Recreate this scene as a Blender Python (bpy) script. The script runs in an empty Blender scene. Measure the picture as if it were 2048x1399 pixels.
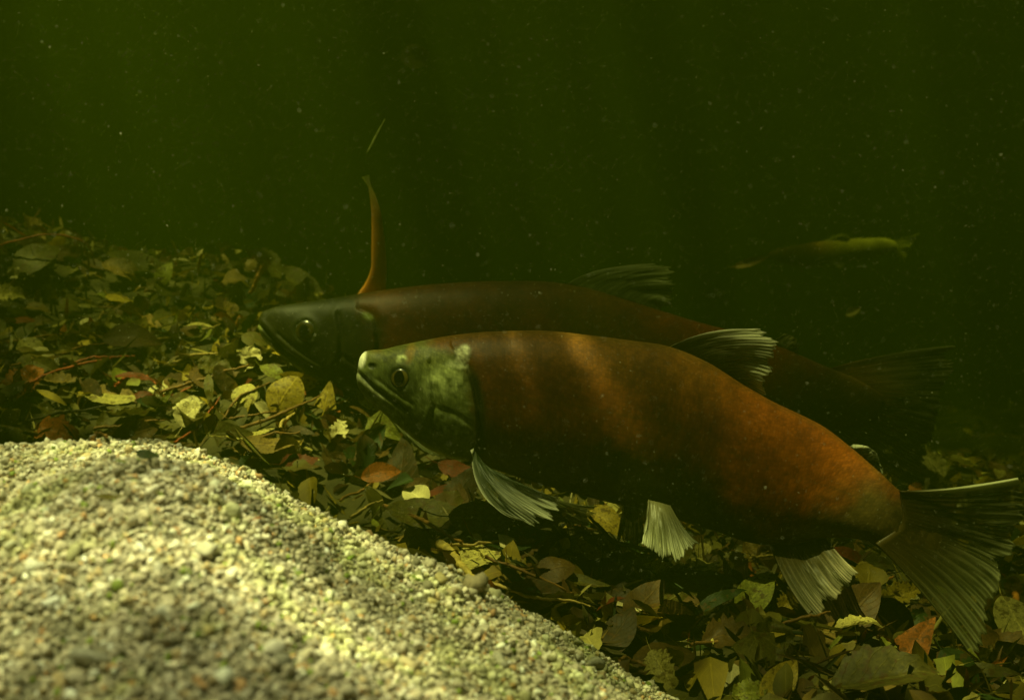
import bpy, math, random
import numpy as np
from mathutils import Vector, noise as mnoise

S = bpy.context.scene
rng = np.random.default_rng(7)
random.seed(7)
rad = math.radians

# ------------------------------------------------------------------ camera
CAM = np.array([0.0, 0.0, 0.26])
FPX = 2048.0                       # lens 36 mm on a 36 mm sensor
cam_d = bpy.data.cameras.new('camera')
cam = bpy.data.objects.new('camera', cam_d)
S.collection.objects.link(cam)
cam.location = CAM
cam.rotation_euler = (rad(90), 0, 0)
cam_d.lens = 36; cam_d.sensor_width = 36
cam_d.clip_start = 0.01; cam_d.clip_end = 200
cam_d.dof.use_dof = True
cam_d.dof.focus_distance = 0.82
cam_d.dof.aperture_fstop = 9
S.camera = cam

# ------------------------------------------------------------------ sky, sun, exposure
SUN_DIR = Vector((-0.24, -0.20, 0.95)).normalized()      # towards the sun
w = bpy.data.worlds.new('World'); S.world = w; w.use_nodes = True
nt = w.node_tree
sky = nt.nodes.new('ShaderNodeTexSky'); sky.sky_type = 'NISHITA'; sky.sun_disc = False
sky.sun_elevation = math.asin(SUN_DIR.z)
sky.sun_rotation = math.atan2(SUN_DIR.x, SUN_DIR.y)
bg = nt.nodes['Background']; bg.inputs['Strength'].default_value = 0.06
nt.links.new(sky.outputs[0], bg.inputs[0])
sl = bpy.data.lights.new('sun', 'SUN'); sl.energy = 5.0; sl.angle = rad(0.6); sl.color = (1.0, 0.95, 0.86)
so = bpy.data.objects.new('sun', sl); S.collection.objects.link(so)
so.rotation_euler = SUN_DIR.to_track_quat('Z', 'Y').to_euler()
so.location = (0, 0, 5)
S.view_settings.view_transform = 'Standard'; S.view_settings.look = 'None'
S.view_settings.exposure = 0.95; S.view_settings.gamma = 1.0
try:
    S.cycles.use_denoising = True
    S.cycles.volume_bounces = 2
    S.cycles.max_bounces = 8
    S.cycles.transparent_max_bounces = 20
    S.cycles.caustics_reflective = False
    S.cycles.caustics_refractive = False
except Exception:
    pass

WATER_Z = 0.84

# ------------------------------------------------------------------ helpers
def px2w(px, py, Y):
    return np.array([(px - 1024.0) / FPX * Y, Y, CAM[2] - (py - 699.5) / FPX * Y])

def w2px(p):
    return 1024 + p[0] / p[1] * FPX, 699.5 - (p[2] - CAM[2]) / p[1] * FPX

def mesh_np(name, V, F, cols=None, uvs=None, smooth=True):
    V = np.asarray(V, dtype=np.float32); F = np.asarray(F, dtype=np.int32)
    k = F.shape[1]
    me = bpy.data.meshes.new(name)
    me.vertices.add(len(V)); me.vertices.foreach_set('co', V.ravel())
    me.loops.add(F.size); me.loops.foreach_set('vertex_index', F.ravel())
    me.polygons.add(len(F))
    me.polygons.foreach_set('loop_start', np.arange(0, F.size, k, dtype=np.int32))
    try:
        me.polygons.foreach_set('loop_total', np.full(len(F), k, dtype=np.int32))
    except Exception:
        pass
    me.update(calc_edges=True)
    if smooth:
        me.polygons.foreach_set('use_smooth', np.ones(len(F), dtype=bool))
    if cols is not None:
        c = np.ones((len(V), 4), dtype=np.float32); c[:, :np.shape(cols)[1]] = cols
        a = me.color_attributes.new('Col', 'FLOAT_COLOR', 'POINT')
        a.data.foreach_set('color', c.ravel())
    if uvs is not None:
        ul = me.uv_layers.new(name='UVMap')
        ul.data.foreach_set('uv', np.asarray(uvs, dtype=np.float32)[F.ravel()].ravel())
    me.validate()
    return me

def link(name, me, mat=None, parent=None, loc=None):
    o = bpy.data.objects.new(name, me)
    S.collection.objects.link(o)
    if mat is not None:
        me.materials.append(mat)
    if loc is not None:
        o.location = loc
    if parent is not None:
        o.parent = parent
    return o

def tag(o, label, cat, group=None):
    o['label'] = label; o['category'] = cat
    if group: o['group'] = group
    return o

def hermite(t, x, n):
    t = np.asarray(t, float); x = np.asarray(x, float)
    q = np.linspace(t[0], t[-1], n) if np.isscalar(n) else np.asarray(n)
    m = np.gradient(x, t, axis=0)
    i = np.clip(np.searchsorted(t, q, side='right') - 1, 0, len(t) - 2)
    h = (t[i + 1] - t[i]); s = (q - t[i]) / h
    if x.ndim > 1:
        h = h[:, None]; s = s[:, None]
    h00 = 2*s**3 - 3*s**2 + 1; h10 = s**3 - 2*s**2 + s
    h01 = -2*s**3 + 3*s**2; h11 = s**3 - s**2
    return h00*x[i] + h10*h*m[i] + h01*x[i+1] + h11*h*m[i+1]

def vnoise(P, scale, seed=0.0, octaves=3):
    """cheap value noise, vectorised; returns about -1..1"""
    P = np.asarray(P, float) * scale + seed * 17.31
    out = np.zeros(P.shape[:-1]); amp = 1.0; tot = 0
    for _ in range(octaves):
        i = np.floor(P).astype(np.int64); f = P - i
        f = f*f*(3 - 2*f)
        acc = 0
        D = P.shape[-1]
        for c in range(2**D):
            wgt = 1.0; h = np.zeros(P.shape[:-1], dtype=np.int64)
            for d in range(D):
                b = (c >> d) & 1
                wgt = wgt * (f[..., d] if b else 1 - f[..., d])
                h = h * 73856093 ^ ((i[..., d] + b) * [19349663, 83492791, 50331653][d])
            h = (h ^ (h >> 13)) * 1274126177
            h = (h ^ (h >> 16)) & 0xFFFF
            acc = acc + wgt * (h / 32767.5 - 1)
        out += acc * amp; tot += amp; amp *= 0.5; P = P * 2.03 + 5.7
    return out / tot

def sstep(a, b, x):
    t = np.clip((x - a) / (b - a), 0, 1); return t*t*(3 - 2*t)

def seg_dist(P, pts):
    """distance of 2D points P (N,2) to polyline, and arc parameter 0..1"""
    pts = np.asarray(pts, float); best = np.full(len(P), 1e9); par = np.zeros(len(P)); n = len(pts) - 1
    for k in range(n):
        a, b = pts[k], pts[k+1]; d = b - a
        t = np.clip(((P - a) @ d) / (d @ d), 0, 1)
        q = a + t[:, None]*d; dd = np.hypot(*(P - q).T)
        m = dd < best; best[m] = dd[m]; par[m] = (k + t[m]) / n
    return best, par

# ------------------------------------------------------------------ materials
def new_mat(name):
    m = bpy.data.materials.new(name); m.use_nodes = True
    n = m.node_tree.nodes; l = m.node_tree.links
    return m, n, l, n['Principled BSDF'], n['Material Output']

def spec(p, v):
    p.inputs['Specular IOR Level'].default_value = v

def math_node(n, l, op, a, b=None, c=None):
    k = n.new('ShaderNodeMath'); k.operation = op
    for i, v in enumerate((a, b, c)):
        if v is None: continue
        if isinstance(v, (int, float)): k.inputs[i].default_value = v
        else: l.new(v, k.inputs[i])
    return k.outputs[0]

def mixcol(n, l, typ, f, a, b):
    k = n.new('ShaderNodeMix'); k.data_type = 'RGBA'; k.blend_type = typ
    for s, v in ((k.inputs[0], f), (k.inputs[6], a), (k.inputs[7], b)):
        if isinstance(v, (int, float)): s.default_value = v
        elif isinstance(v, tuple): s.default_value = (*v, 1)
        else: l.new(v, s)
    return k.outputs[2]

def mat_fish():
    m, n, l, p, out = new_mat('fish_skin')
    at = n.new('ShaderNodeAttribute'); at.attribute_name = 'Col'
    uv = n.new('ShaderNodeUVMap')
    mp = n.new('ShaderNodeMapping'); mp.inputs['Scale'].default_value = (1, 1, 1)
    l.new(uv.outputs[0], mp.inputs[0])
    vo = n.new('ShaderNodeTexVoronoi'); vo.inputs['Scale'].default_value = 400; vo.inputs['Randomness'].default_value = 0.35
    l.new(mp.outputs[0], vo.inputs['Vector'])
    no = n.new('ShaderNodeTexNoise'); no.inputs['Scale'].default_value = 60; no.inputs['Detail'].default_value = 5
    l.new(uv.outputs[0], no.inputs['Vector'])
    r = n.new('ShaderNodeMapRange'); r.inputs[3].default_value = 0.72; r.inputs[4].default_value = 1.25
    l.new(no.outputs[0], r.inputs[0])
    r2 = n.new('ShaderNodeMapRange'); r2.inputs[1].default_value = 0.1; r2.inputs[2].default_value = 0.75; r2.inputs[3].default_value = 1.12; r2.inputs[4].default_value = 0.82
    l.new(vo.outputs['Distance'], r2.inputs[0])
    f = math_node(n, l, 'MULTIPLY', r.outputs[0], r2.outputs[0])
    sc_ = n.new('ShaderNodeSeparateColor'); l.new(vo.outputs['Color'], sc_.inputs[0])
    r5 = n.new('ShaderNodeMapRange'); r5.inputs[3].default_value = 0.8; r5.inputs[4].default_value = 1.2; l.new(sc_.outputs[0], r5.inputs[0])
    f = math_node(n, l, 'MULTIPLY', f, r5.outputs[0])
    vm = n.new('ShaderNodeVectorMath'); vm.operation = 'SCALE'
    l.new(at.outputs['Color'], vm.inputs[0]); l.new(f, vm.inputs['Scale'])
    l.new(vm.outputs[0], p.inputs['Base Color'])
    p.inputs['Roughness'].default_value = 0.5; spec(p, 0.14)
    bu = n.new('ShaderNodeBump'); bu.inputs['Strength'].default_value = 0.14; bu.inputs['Distance'].default_value = 0.0006
    hgt = math_node(n, l, 'SUBTRACT', math_node(n, l, 'MULTIPLY', no.outputs[0], 0.4), vo.outputs['Distance'])
    l.new(hgt, bu.inputs['Height']); l.new(bu.outputs[0], p.inputs['Normal'])
    return m

def mat_trans(name, trans, rough=0.5, use_attr=True, noise_scale=None, vein=False):
    """thin translucent sheet: fins and leaves"""
    m, n, l, p, out = new_mat(name)
    if use_attr:
        at = n.new('ShaderNodeAttribute'); at.attribute_name = 'Col'; col = at.outputs['Color']
    else:
        oi = n.new('ShaderNodeObjectInfo'); col = oi.outputs['Color']
    if noise_scale:
        tc = n.new('ShaderNodeTexCoord'); oi2 = n.new('ShaderNodeObjectInfo')
        no = n.new('ShaderNodeTexNoise'); no.noise_dimensions = '4D'; no.inputs['Scale'].default_value = noise_scale
        no.inputs['Detail'].default_value = 6; no.inputs['Roughness'].default_value = 0.65
        l.new(tc.outputs['Object'], no.inputs['Vector'])
        l.new(math_node(n, l, 'MULTIPLY', oi2.outputs['Random'], 50.0), no.inputs['W'])
        r = n.new('ShaderNodeMapRange'); r.inputs[1].default_value = 0.3; r.inputs[2].default_value = 0.7
        r.inputs[3].default_value = 0.45; r.inputs[4].default_value = 1.35
        l.new(no.outputs[0], r.inputs[0])
        vm = n.new('ShaderNodeVectorMath'); vm.operation = 'SCALE'
        l.new(col, vm.inputs[0]); l.new(r.outputs[0], vm.inputs['Scale']); col = vm.outputs[0]
        # rotten brown blotches
        r3 = n.new('ShaderNodeMapRange'); r3.inputs[1].default_value = 0.56; r3.inputs[2].default_value = 0.66
        l.new(no.outputs[0], r3.inputs[0])
        no2 = n.new('ShaderNodeTexNoise'); no2.noise_dimensions = '4D'; no2.inputs['Scale'].default_value = noise_scale*0.45
        l.new(tc.outputs['Object'], no2.inputs['Vector']); l.new(math_node(n, l, 'MULTIPLY', oi2.outputs['Random'], 91.0), no2.inputs['W'])
        r4 = n.new('ShaderNodeMapRange'); r4.inputs[1].default_value = 0.55; r4.inputs[2].default_value = 0.62; r4.inputs[4].default_value = 0.7
        l.new(no2.outputs[0], r4.inputs[0])
        col = mixcol(n, l, 'MIX', r4.outputs[0], col, (0.09, 0.045, 0.012))
    if vein:
        uv = n.new('ShaderNodeUVMap'); sp = n.new('ShaderNodeSeparateXYZ'); l.new(uv.outputs[0], sp.inputs[0])
        a = math_node(n, l, 'ABSOLUTE', sp.outputs[1])
        rib = n.new('ShaderNodeMapRange'); rib.inputs[1].default_value = 0.03; rib.inputs[2].default_value = 0.07; rib.inputs[3].default_value = 1; rib.inputs[4].default_value = 0
        l.new(a, rib.inputs[0])
        q = math_node(n, l, 'SUBTRACT', math_node(n, l, 'MULTIPLY', sp.outputs[0], 8.0), math_node(n, l, 'MULTIPLY', a, 2.6))
        fr = math_node(n, l, 'PINGPONG', q, 0.5)
        sv = n.new('ShaderNodeMapRange'); sv.inputs[1].default_value = 0.02; sv.inputs[2].default_value = 0.07; sv.inputs[3].default_value = 0.7; sv.inputs[4].default_value = 0
        l.new(fr, sv.inputs[0])
        v = math_node(n, l, 'MULTIPLY', math_node(n, l, 'MAXIMUM', rib.outputs[0], sv.outputs[0]), 0.55)
        vm2 = n.new('ShaderNodeVectorMath'); vm2.operation = 'SCALE'; vm2.inputs['Scale'].default_value = 1.7
        l.new(col, vm2.inputs[0])
        col = mixcol(n, l, 'MIX', v, col, vm2.outputs[0])
        bu = n.new('ShaderNodeBump'); bu.inputs['Strength'].default_value = 0.4; bu.inputs['Distance'].default_value = 0.0015
        l.new(v, bu.inputs['Height']); l.new(bu.outputs[0], p.inputs['Normal'])
    l.new(col, p.inputs['Base Color'])
    p.inputs['Roughness'].default_value = rough; spec(p, 0.2)
    tr = n.new('ShaderNodeBsdfTranslucent'); l.new(col, tr.inputs[0])
    mx = n.new('ShaderNodeMixShader'); mx.inputs[0].default_value = trans
    l.new(p.outputs[0], mx.inputs[1]); l.new(tr.outputs[0], mx.inputs[2]); last = mx.outputs[0]
    if name == 'fin_membrane':                      # clear webbing between the rays
        cl = n.new('ShaderNodeBsdfTransparent'); mc = n.new('ShaderNodeMixShader')
        l.new(at.outputs['Alpha'], mc.inputs[0]); l.new(cl.outputs[0], mc.inputs[1]); l.new(last, mc.inputs[2]); last = mc.outputs[0]
    l.new(last, out.inputs['Surface'])
    return m

def mat_plain(name, col, rough=0.6, sp=0.25, nscale=80, amt=0.5, attr=False, bump=0.4):
    m, n, l, p, out = new_mat(name)
    tc = n.new('ShaderNodeTexCoord')
    no = n.new('ShaderNodeTexNoise'); no.inputs['Scale'].default_value = nscale; no.inputs['Detail'].default_value = 6
    l.new(tc.outputs['Object'], no.inputs['Vector'])
    r = n.new('ShaderNodeMapRange'); r.inputs[1].default_value = 0.3; r.inputs[2].default_value = 0.7
    r.inputs[3].default_value = 1 - amt; r.inputs[4].default_value = 1 + amt
    l.new(no.outputs[0], r.inputs[0])
    vm = n.new('ShaderNodeVectorMath'); vm.operation = 'SCALE'
    if attr == 'object':
        oi = n.new('ShaderNodeObjectInfo'); l.new(oi.outputs['Color'], vm.inputs[0])
    elif attr:
        at = n.new('ShaderNodeAttribute'); at.attribute_name = 'Col'; l.new(at.outputs['Color'], vm.inputs[0])
    else:
        vm.inputs[0].default_value = col
    l.new(r.outputs[0], vm.inputs['Scale']); l.new(vm.outputs[0], p.inputs['Base Color'])
    p.inputs['Roughness'].default_value = rough; spec(p, sp)
    if bump:
        bu = n.new('ShaderNodeBump'); bu.inputs['Strength'].default_value = bump; bu.inputs['Distance'].default_value = 0.002
        l.new(no.outputs[0], bu.inputs['Height']); l.new(bu.outputs[0], p.inputs['Normal'])
    return m

M_FISH = mat_fish()
M_FIN = mat_trans('fin_membrane', 0.38, 0.4)
M_LEAF = mat_trans('leaf_blade', 0.28, 0.55, use_attr=False, noise_scale=26, vein=True)
M_LITTER = mat_trans('leaf_litter', 0.2, 0.6, use_attr=True, noise_scale=40, vein=True)
M_TWIG = mat_plain('twig_bark', (0.2, 0.1, 0.03), attr='object', nscale=120)
M_BED = mat_plain('bed_mud', (0.06, 0.05, 0.016), nscale=25, amt=0.6, rough=0.9)
M_SAND = mat_plain('sand_base', (0.26, 0.24, 0.18), nscale=300, amt=0.4, rough=0.9)
M_GRAIN = mat_plain('sand_grain', None, nscale=420, amt=0.22, rough=0.7, attr=True, bump=0.25)
M_MOTE = mat_plain('mote', (0.75, 0.75, 0.5), nscale=50, amt=0.1, bump=0)
M_IRIS = mat_plain('iris', None, attr=True, nscale=300, amt=0.25, rough=0.25, sp=0.5, bump=0)
M_PUPIL = mat_plain('pupil', (0.006, 0.006, 0.004), nscale=50, amt=0.1, rough=0.08, sp=0.5, bump=0)

# ------------------------------------------------------------------ terrain functions
def bed_z(x, y):
    x = np.asarray(x, float); y = np.asarray(y, float)
    heap = 0.45*np.exp(-0.5*(((x + 0.90)/0.78)**2 + ((y - 1.58)/0.42)**2))
    heap = heap*(1 + 0.10*np.sin(7*x + 2*y) + 0.08*np.sin(11*y - 4*x))
    far = 0.05*sstep(1.6, 3.5, y)
    bump = 0.018*np.sin(9*x + 1.3)*np.sin(8*y + 0.4) + 0.012*np.sin(21*x - 5*y)
    z = heap + far + bump - 0.01
    e = np.maximum(np.maximum(np.abs(x) - 2.6, y - 5.4), -0.35 - y)
    return z + 0.76*sstep(0, 1.0, e)

RIDGE = np.array([(-900, 1120), (-500, 985), (-200, 925), (0, 903), (90, 894), (160, 890), (240, 884), (320, 884), (420, 912), (520, 958), (600, 1008), (700, 1062), (780, 1095),
                  (860, 1128), (960, 1172), (1080, 1236), (1200, 1310), (1300, 1372), (1400, 1435), (1600, 1580), (1900, 1850)], float)
def mound_z(x, y):
    x = np.asarray(x, float); y = np.asarray(y, float)
    yy = np.maximum(y, 0.2)
    px = 1024 + x/yy*FPX
    pr = np.interp(px, RIDGE[:, 0], RIDGE[:, 1])
    yr = np.interp(px, [-400, 0, 400, 900, 1300, 1700], [0.62, 0.66, 0.66, 0.66, 0.70, 0.72])
    zr = CAM[2] - (pr - 699.5)/FPX*yr
    m = -(pr - 699.5)/FPX
    d = yy - yr
    z = zr + m*d - np.where(d < 0, 0.75, 1.9)*d*d
    dip = 0.011*np.sin(26*x + 3)*np.sin(21*y + 1.0)*sstep(0.0, 0.12, -d)
    z = z + dip
    return np.maximum(z, -0.08) - 0.35*sstep(0.75, 1.3, -x) - 0.0015

def ground_hit(px, py, lift=0.0):
    d = np.array([(px - 1024)/FPX, 1.0, -(py - 699.5)/FPX])
    for Y in np.arange(0.62, 3.2, 0.004):
        p = CAM + d*Y
        if p[2] <= bed_z(p[0], p[1]) + lift:
            return p
    return None

def visible_over_mound(p):
    for t in np.linspace(0.25, 0.97, 40):
        q = CAM + (p - CAM)*t
        if q[1] < 0.95 and q[2] < mound_z(q[0], q[1]) - 0.002:
            return False
    return True

# ------------------------------------------------------------------ setting: water surface, streambed, sand mound
def grid_mesh(name, x0, x1, nx, y0, y1, ny, fz):
    X, Y = np.meshgrid(np.linspace(x0, x1, nx), np.linspace(y0, y1, ny))
    Z = fz(X, Y)
    V = np.stack([X, Y, Z], -1).reshape(-1, 3)
    i = np.arange(nx*ny).reshape(ny, nx)
    F = np.stack([i[:-1, :-1], i[:-1, 1:], i[1:, 1:], i[1:, :-1]], -1).reshape(-1, 4)
    return mesh_np(name, V, F)

def on_water(px, py, Y):
    p = px2w(px, py, Y); t = (WATER_Z - p[2]) / SUN_DIR.z
    return (p[0] + SUN_DIR.x*t, p[1] + SUN_DIR.y*t)

def mat_water():  # water surface whose transparency carries a drawn pattern of sun and shade
    m, n, l, p, out = new_mat('water_light_mask')
    n.remove(p)
    g = n.new('ShaderNodeNewGeometry')
    dn = n.new('ShaderNodeTexNoise'); dn.inputs['Scale'].default_value = 5.5; dn.inputs['Detail'].default_value = 2
    l.new(g.outputs['Position'], dn.inputs['Vector'])
    mixv = n.new('ShaderNodeVectorMath'); mixv.operation = 'MULTIPLY_ADD'
    l.new(dn.outputs['Color'], mixv.inputs[0]); mixv.inputs[1].default_value = (0.16, 0.16, 0.16); l.new(g.outputs['Position'], mixv.inputs[2])
    def veins(scale, w0, off):
        mp = n.new('ShaderNodeMapping'); mp.inputs['Location'].default_value = off
        l.new(mixv.outputs[0], mp.inputs[0])
        v = n.new('ShaderNodeTexVoronoi'); v.feature = 'DISTANCE_TO_EDGE'; v.inputs['Scale'].default_value = scale
        l.new(mp.outputs[0], v.inputs['Vector'])
        r = n.new('ShaderNodeMapRange'); r.inputs[1].default_value = 0.0; r.inputs[2].default_value = w0; r.inputs[3].default_value = 1; r.inputs[4].default_value = 0
        l.new(v.outputs['Distance'], r.inputs[0])
        return math_node(n, l, 'POWER', r.outputs[0], 2.2)
    v1 = veins(7.0, 0.22, (0.3, 0.1, 0)); v2 = veins(13.0, 0.25, (1.7, 0.6, 0))
    # broad noise patches of shade put into the sheet's transparency
    sh = n.new('ShaderNodeTexNoise'); sh.inputs['Scale'].default_value = 4.2; sh.inputs['Detail'].default_value = 3
    mp = n.new('ShaderNodeMapping'); mp.inputs['Location'].default_value = (2.2, 5.1, 0); l.new(g.outputs['Position'], mp.inputs[0]); l.new(mp.outputs[0], sh.inputs['Vector'])
    rs = n.new('ShaderNodeMapRange'); rs.inputs[1].default_value = 0.38; rs.inputs[2].default_value = 0.66; rs.inputs[3].default_value = 0.35; rs.inputs[4].default_value = 1.1
    l.new(sh.outputs[0], rs.inputs[0])
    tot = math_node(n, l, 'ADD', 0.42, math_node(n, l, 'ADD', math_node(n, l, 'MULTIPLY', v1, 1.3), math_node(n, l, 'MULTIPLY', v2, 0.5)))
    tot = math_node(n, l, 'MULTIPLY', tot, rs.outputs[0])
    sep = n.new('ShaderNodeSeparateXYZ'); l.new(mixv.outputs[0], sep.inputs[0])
    for (px, py, Y, sx, sy, a) in FLAT:            # even dimming of the sun, added to the sheet's transparency
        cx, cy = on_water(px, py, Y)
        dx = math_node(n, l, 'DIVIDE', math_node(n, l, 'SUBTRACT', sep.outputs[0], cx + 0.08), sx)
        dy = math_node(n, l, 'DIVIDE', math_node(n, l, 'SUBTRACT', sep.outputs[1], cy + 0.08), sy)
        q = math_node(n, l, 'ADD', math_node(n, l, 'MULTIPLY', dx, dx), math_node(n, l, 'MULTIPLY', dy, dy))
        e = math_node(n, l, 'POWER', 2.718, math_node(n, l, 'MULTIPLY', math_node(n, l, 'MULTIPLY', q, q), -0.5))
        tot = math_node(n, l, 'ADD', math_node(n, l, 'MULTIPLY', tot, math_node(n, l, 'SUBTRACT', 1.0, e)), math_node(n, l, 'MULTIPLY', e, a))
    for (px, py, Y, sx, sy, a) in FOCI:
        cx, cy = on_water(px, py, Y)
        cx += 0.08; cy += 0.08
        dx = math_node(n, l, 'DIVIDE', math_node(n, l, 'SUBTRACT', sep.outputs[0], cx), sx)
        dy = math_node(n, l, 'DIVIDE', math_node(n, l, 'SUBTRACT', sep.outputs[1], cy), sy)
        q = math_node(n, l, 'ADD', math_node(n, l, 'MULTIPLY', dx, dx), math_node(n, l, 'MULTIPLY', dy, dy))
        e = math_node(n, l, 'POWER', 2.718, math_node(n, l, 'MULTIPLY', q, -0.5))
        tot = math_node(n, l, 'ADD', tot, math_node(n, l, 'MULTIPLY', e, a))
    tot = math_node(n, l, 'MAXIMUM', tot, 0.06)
    cc = n.new('ShaderNodeCombineColor')
    for i in range(3): l.new(tot, cc.inputs[i])
    tr = n.new('ShaderNodeBsdfTransparent'); l.new(cc.outputs[0], tr.inputs[0])
    gl = n.new('ShaderNodeBsdfGlossy'); gl.inputs['Roughness'].default_value = 0.05
    fr = n.new('ShaderNodeFresnel'); fr.inputs['IOR'].default_value = 1.33
    bu = n.new('ShaderNodeBump'); bu.inputs['Strength'].default_value = 0.3; bu.inputs['Distance'].default_value = 0.02
    l.new(dn.outputs[0], bu.inputs['Height']); l.new(bu.outputs[0], gl.inputs['Normal'])
    mx = n.new('ShaderNodeMixShader'); l.new(fr.outputs[0], mx.inputs[0]); l.new(tr.outputs[0], mx.inputs[1]); l.new(gl.outputs[0], mx.inputs[2])
    l.new(mx.outputs[0], out.inputs['Surface'])
    return m

# sun spots (+) and shade (-) put into the water's transparency, as (px, py, Y) of the spot below, with the spot's half sizes in metres
def sand_Y(px, py):
    d = np.array([(px - 1024)/FPX, 1, -(py - 699.5)/FPX])
    for t in np.arange(0.2, 0.9, 0.002):
        q = CAM + d*t
        if q[2] <= mound_z(q[0], q[1]): break
    return t
def bed_Y(px, py):
    p = ground_hit(px, py); return p[1] if p is not None else 1.5
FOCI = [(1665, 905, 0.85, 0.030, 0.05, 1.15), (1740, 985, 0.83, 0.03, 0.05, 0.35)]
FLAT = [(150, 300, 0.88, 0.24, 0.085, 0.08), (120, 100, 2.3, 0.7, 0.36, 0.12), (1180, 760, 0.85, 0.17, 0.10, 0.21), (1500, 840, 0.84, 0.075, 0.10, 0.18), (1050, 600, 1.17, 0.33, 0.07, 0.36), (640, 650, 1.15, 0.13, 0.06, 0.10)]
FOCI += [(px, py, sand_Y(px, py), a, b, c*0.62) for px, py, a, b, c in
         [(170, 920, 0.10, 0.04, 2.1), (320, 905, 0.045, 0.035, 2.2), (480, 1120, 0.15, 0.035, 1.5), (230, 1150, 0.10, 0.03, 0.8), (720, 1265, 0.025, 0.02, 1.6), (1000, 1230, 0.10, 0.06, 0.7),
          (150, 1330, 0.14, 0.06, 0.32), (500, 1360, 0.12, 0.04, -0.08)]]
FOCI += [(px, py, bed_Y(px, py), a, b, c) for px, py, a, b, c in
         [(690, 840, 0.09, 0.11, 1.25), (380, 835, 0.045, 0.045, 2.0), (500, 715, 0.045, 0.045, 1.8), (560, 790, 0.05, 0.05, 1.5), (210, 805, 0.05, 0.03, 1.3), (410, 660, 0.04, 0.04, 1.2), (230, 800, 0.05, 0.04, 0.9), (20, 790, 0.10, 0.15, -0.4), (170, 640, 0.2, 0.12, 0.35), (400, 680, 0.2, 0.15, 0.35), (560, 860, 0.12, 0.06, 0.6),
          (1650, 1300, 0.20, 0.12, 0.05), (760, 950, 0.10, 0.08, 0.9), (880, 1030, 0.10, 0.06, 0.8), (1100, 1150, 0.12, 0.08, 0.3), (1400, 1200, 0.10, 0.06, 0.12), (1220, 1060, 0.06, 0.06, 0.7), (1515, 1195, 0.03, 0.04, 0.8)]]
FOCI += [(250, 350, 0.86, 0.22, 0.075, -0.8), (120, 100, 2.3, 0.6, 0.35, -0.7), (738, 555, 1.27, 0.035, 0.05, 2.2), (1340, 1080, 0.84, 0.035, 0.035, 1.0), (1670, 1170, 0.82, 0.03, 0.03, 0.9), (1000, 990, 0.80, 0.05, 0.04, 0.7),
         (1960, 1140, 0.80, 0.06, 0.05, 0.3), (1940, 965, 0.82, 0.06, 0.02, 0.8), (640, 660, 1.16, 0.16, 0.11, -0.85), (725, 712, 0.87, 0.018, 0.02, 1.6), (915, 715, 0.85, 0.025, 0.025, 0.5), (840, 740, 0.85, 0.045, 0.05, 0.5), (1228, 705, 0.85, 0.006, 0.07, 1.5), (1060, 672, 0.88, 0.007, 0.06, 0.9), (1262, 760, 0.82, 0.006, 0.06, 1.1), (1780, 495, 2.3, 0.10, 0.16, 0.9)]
ws = link('water_surface', grid_mesh('water_surface', -6, 6, 2, -4, 9, 2, lambda X, Y: X*0 + WATER_Z), mat_water())  # unseen sheet overhead, also dapples the sun by its drawn pattern
ws['kind'] = 'structure'

# murky green water, one closed volume
hv = np.array([(x, y, z) for z in (-1.3, 0.825) for y in (-1.45, 6.6) for x in (-3.75, 3.75)], float)
hf = np.array([(0, 2, 3, 1), (4, 5, 7, 6), (0, 1, 5, 4), (2, 6, 7, 3), (0, 4, 6, 2), (1, 3, 7, 5)])
hm, hn, hl, hp, hout = new_mat('murky_water')
hn.remove(hp)
pv = hn.new('ShaderNodeVolumePrincipled')
pv.inputs['Density'].default_value = 2.8
pv.inputs['Color'].default_value = (0.0118, 0.0188, 0.0002, 1)
pv.inputs['Absorption Color'].default_value = (0.42, 0.46, 0.17, 1)
pv.inputs['Anisotropy'].default_value = 0.2
hl.new(pv.outputs[0], hout.inputs['Volume'])
hz = link('haze', mesh_np('haze', hv, hf, smooth=False), hm)
hz['kind'] = 'stuff'

bed = link('streambed', grid_mesh('streambed', -3.7, 3.7, 260, -1.4, 6.5, 280, bed_z), M_BED)
bed['kind'] = 'structure'
def mound_rough(X, Y):
    P = np.stack([X, Y], -1)
    return 0.0015*vnoise(P, 260, 3, 2) + 0.0042*vnoise(P, 75, 5, 2)
def mound_draw(X, Y):
    return mound_z(X, Y) + mound_rough(X, Y) - 0.001
mound = link('sand_mound', grid_mesh('sand_mound', -1.0, 0.62, 420, 0.10, 1.05, 280, mound_draw), M_SAND)
mound['kind'] = 'structure'

# grains of coarse sand
def ico():
    t = (1 + 5**0.5)/2
    v = np.array([(-1, t, 0), (1, t, 0), (-1, -t, 0), (1, -t, 0), (0, -1, t), (0, 1, t), (0, -1, -t), (0, 1, -t), (t, 0, -1), (t, 0, 1), (-t, 0, -1), (-t, 0, 1)], float)
    v /= np.linalg.norm(v[0])
    f = [(0, 11, 5), (0, 5, 1), (0, 1, 7), (0, 7, 10), (0, 10, 11), (1, 5, 9), (5, 11, 4), (11, 10, 2), (10, 7, 6), (7, 1, 8), (3, 9, 4), (3, 4, 2), (3, 2, 6), (3, 6, 8), (3, 8, 9), (4, 9, 5), (2, 4, 11), (6, 2, 10), (8, 6, 7), (9, 8, 1)]
    v = list(map(tuple, v)); cache = {}; nf = []
    def mid(a, b):
        k = (min(a, b), max(a, b))
        if k not in cache:
            q = (np.array(v[a]) + np.array(v[b])); q /= np.linalg.norm(q); v.append(tuple(q)); cache[k] = len(v) - 1
        return cache[k]
    for a, b, c in f:
        ab, bc, ca = mid(a, b), mid(b, c), mid(c, a)
        nf += [(a, ab, ca), (b, bc, ab), (c, ca, bc), (ab, bc, ca)]
    return np.array(v), np.array(nf)
ICO_V, ICO_F = ico()

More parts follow.
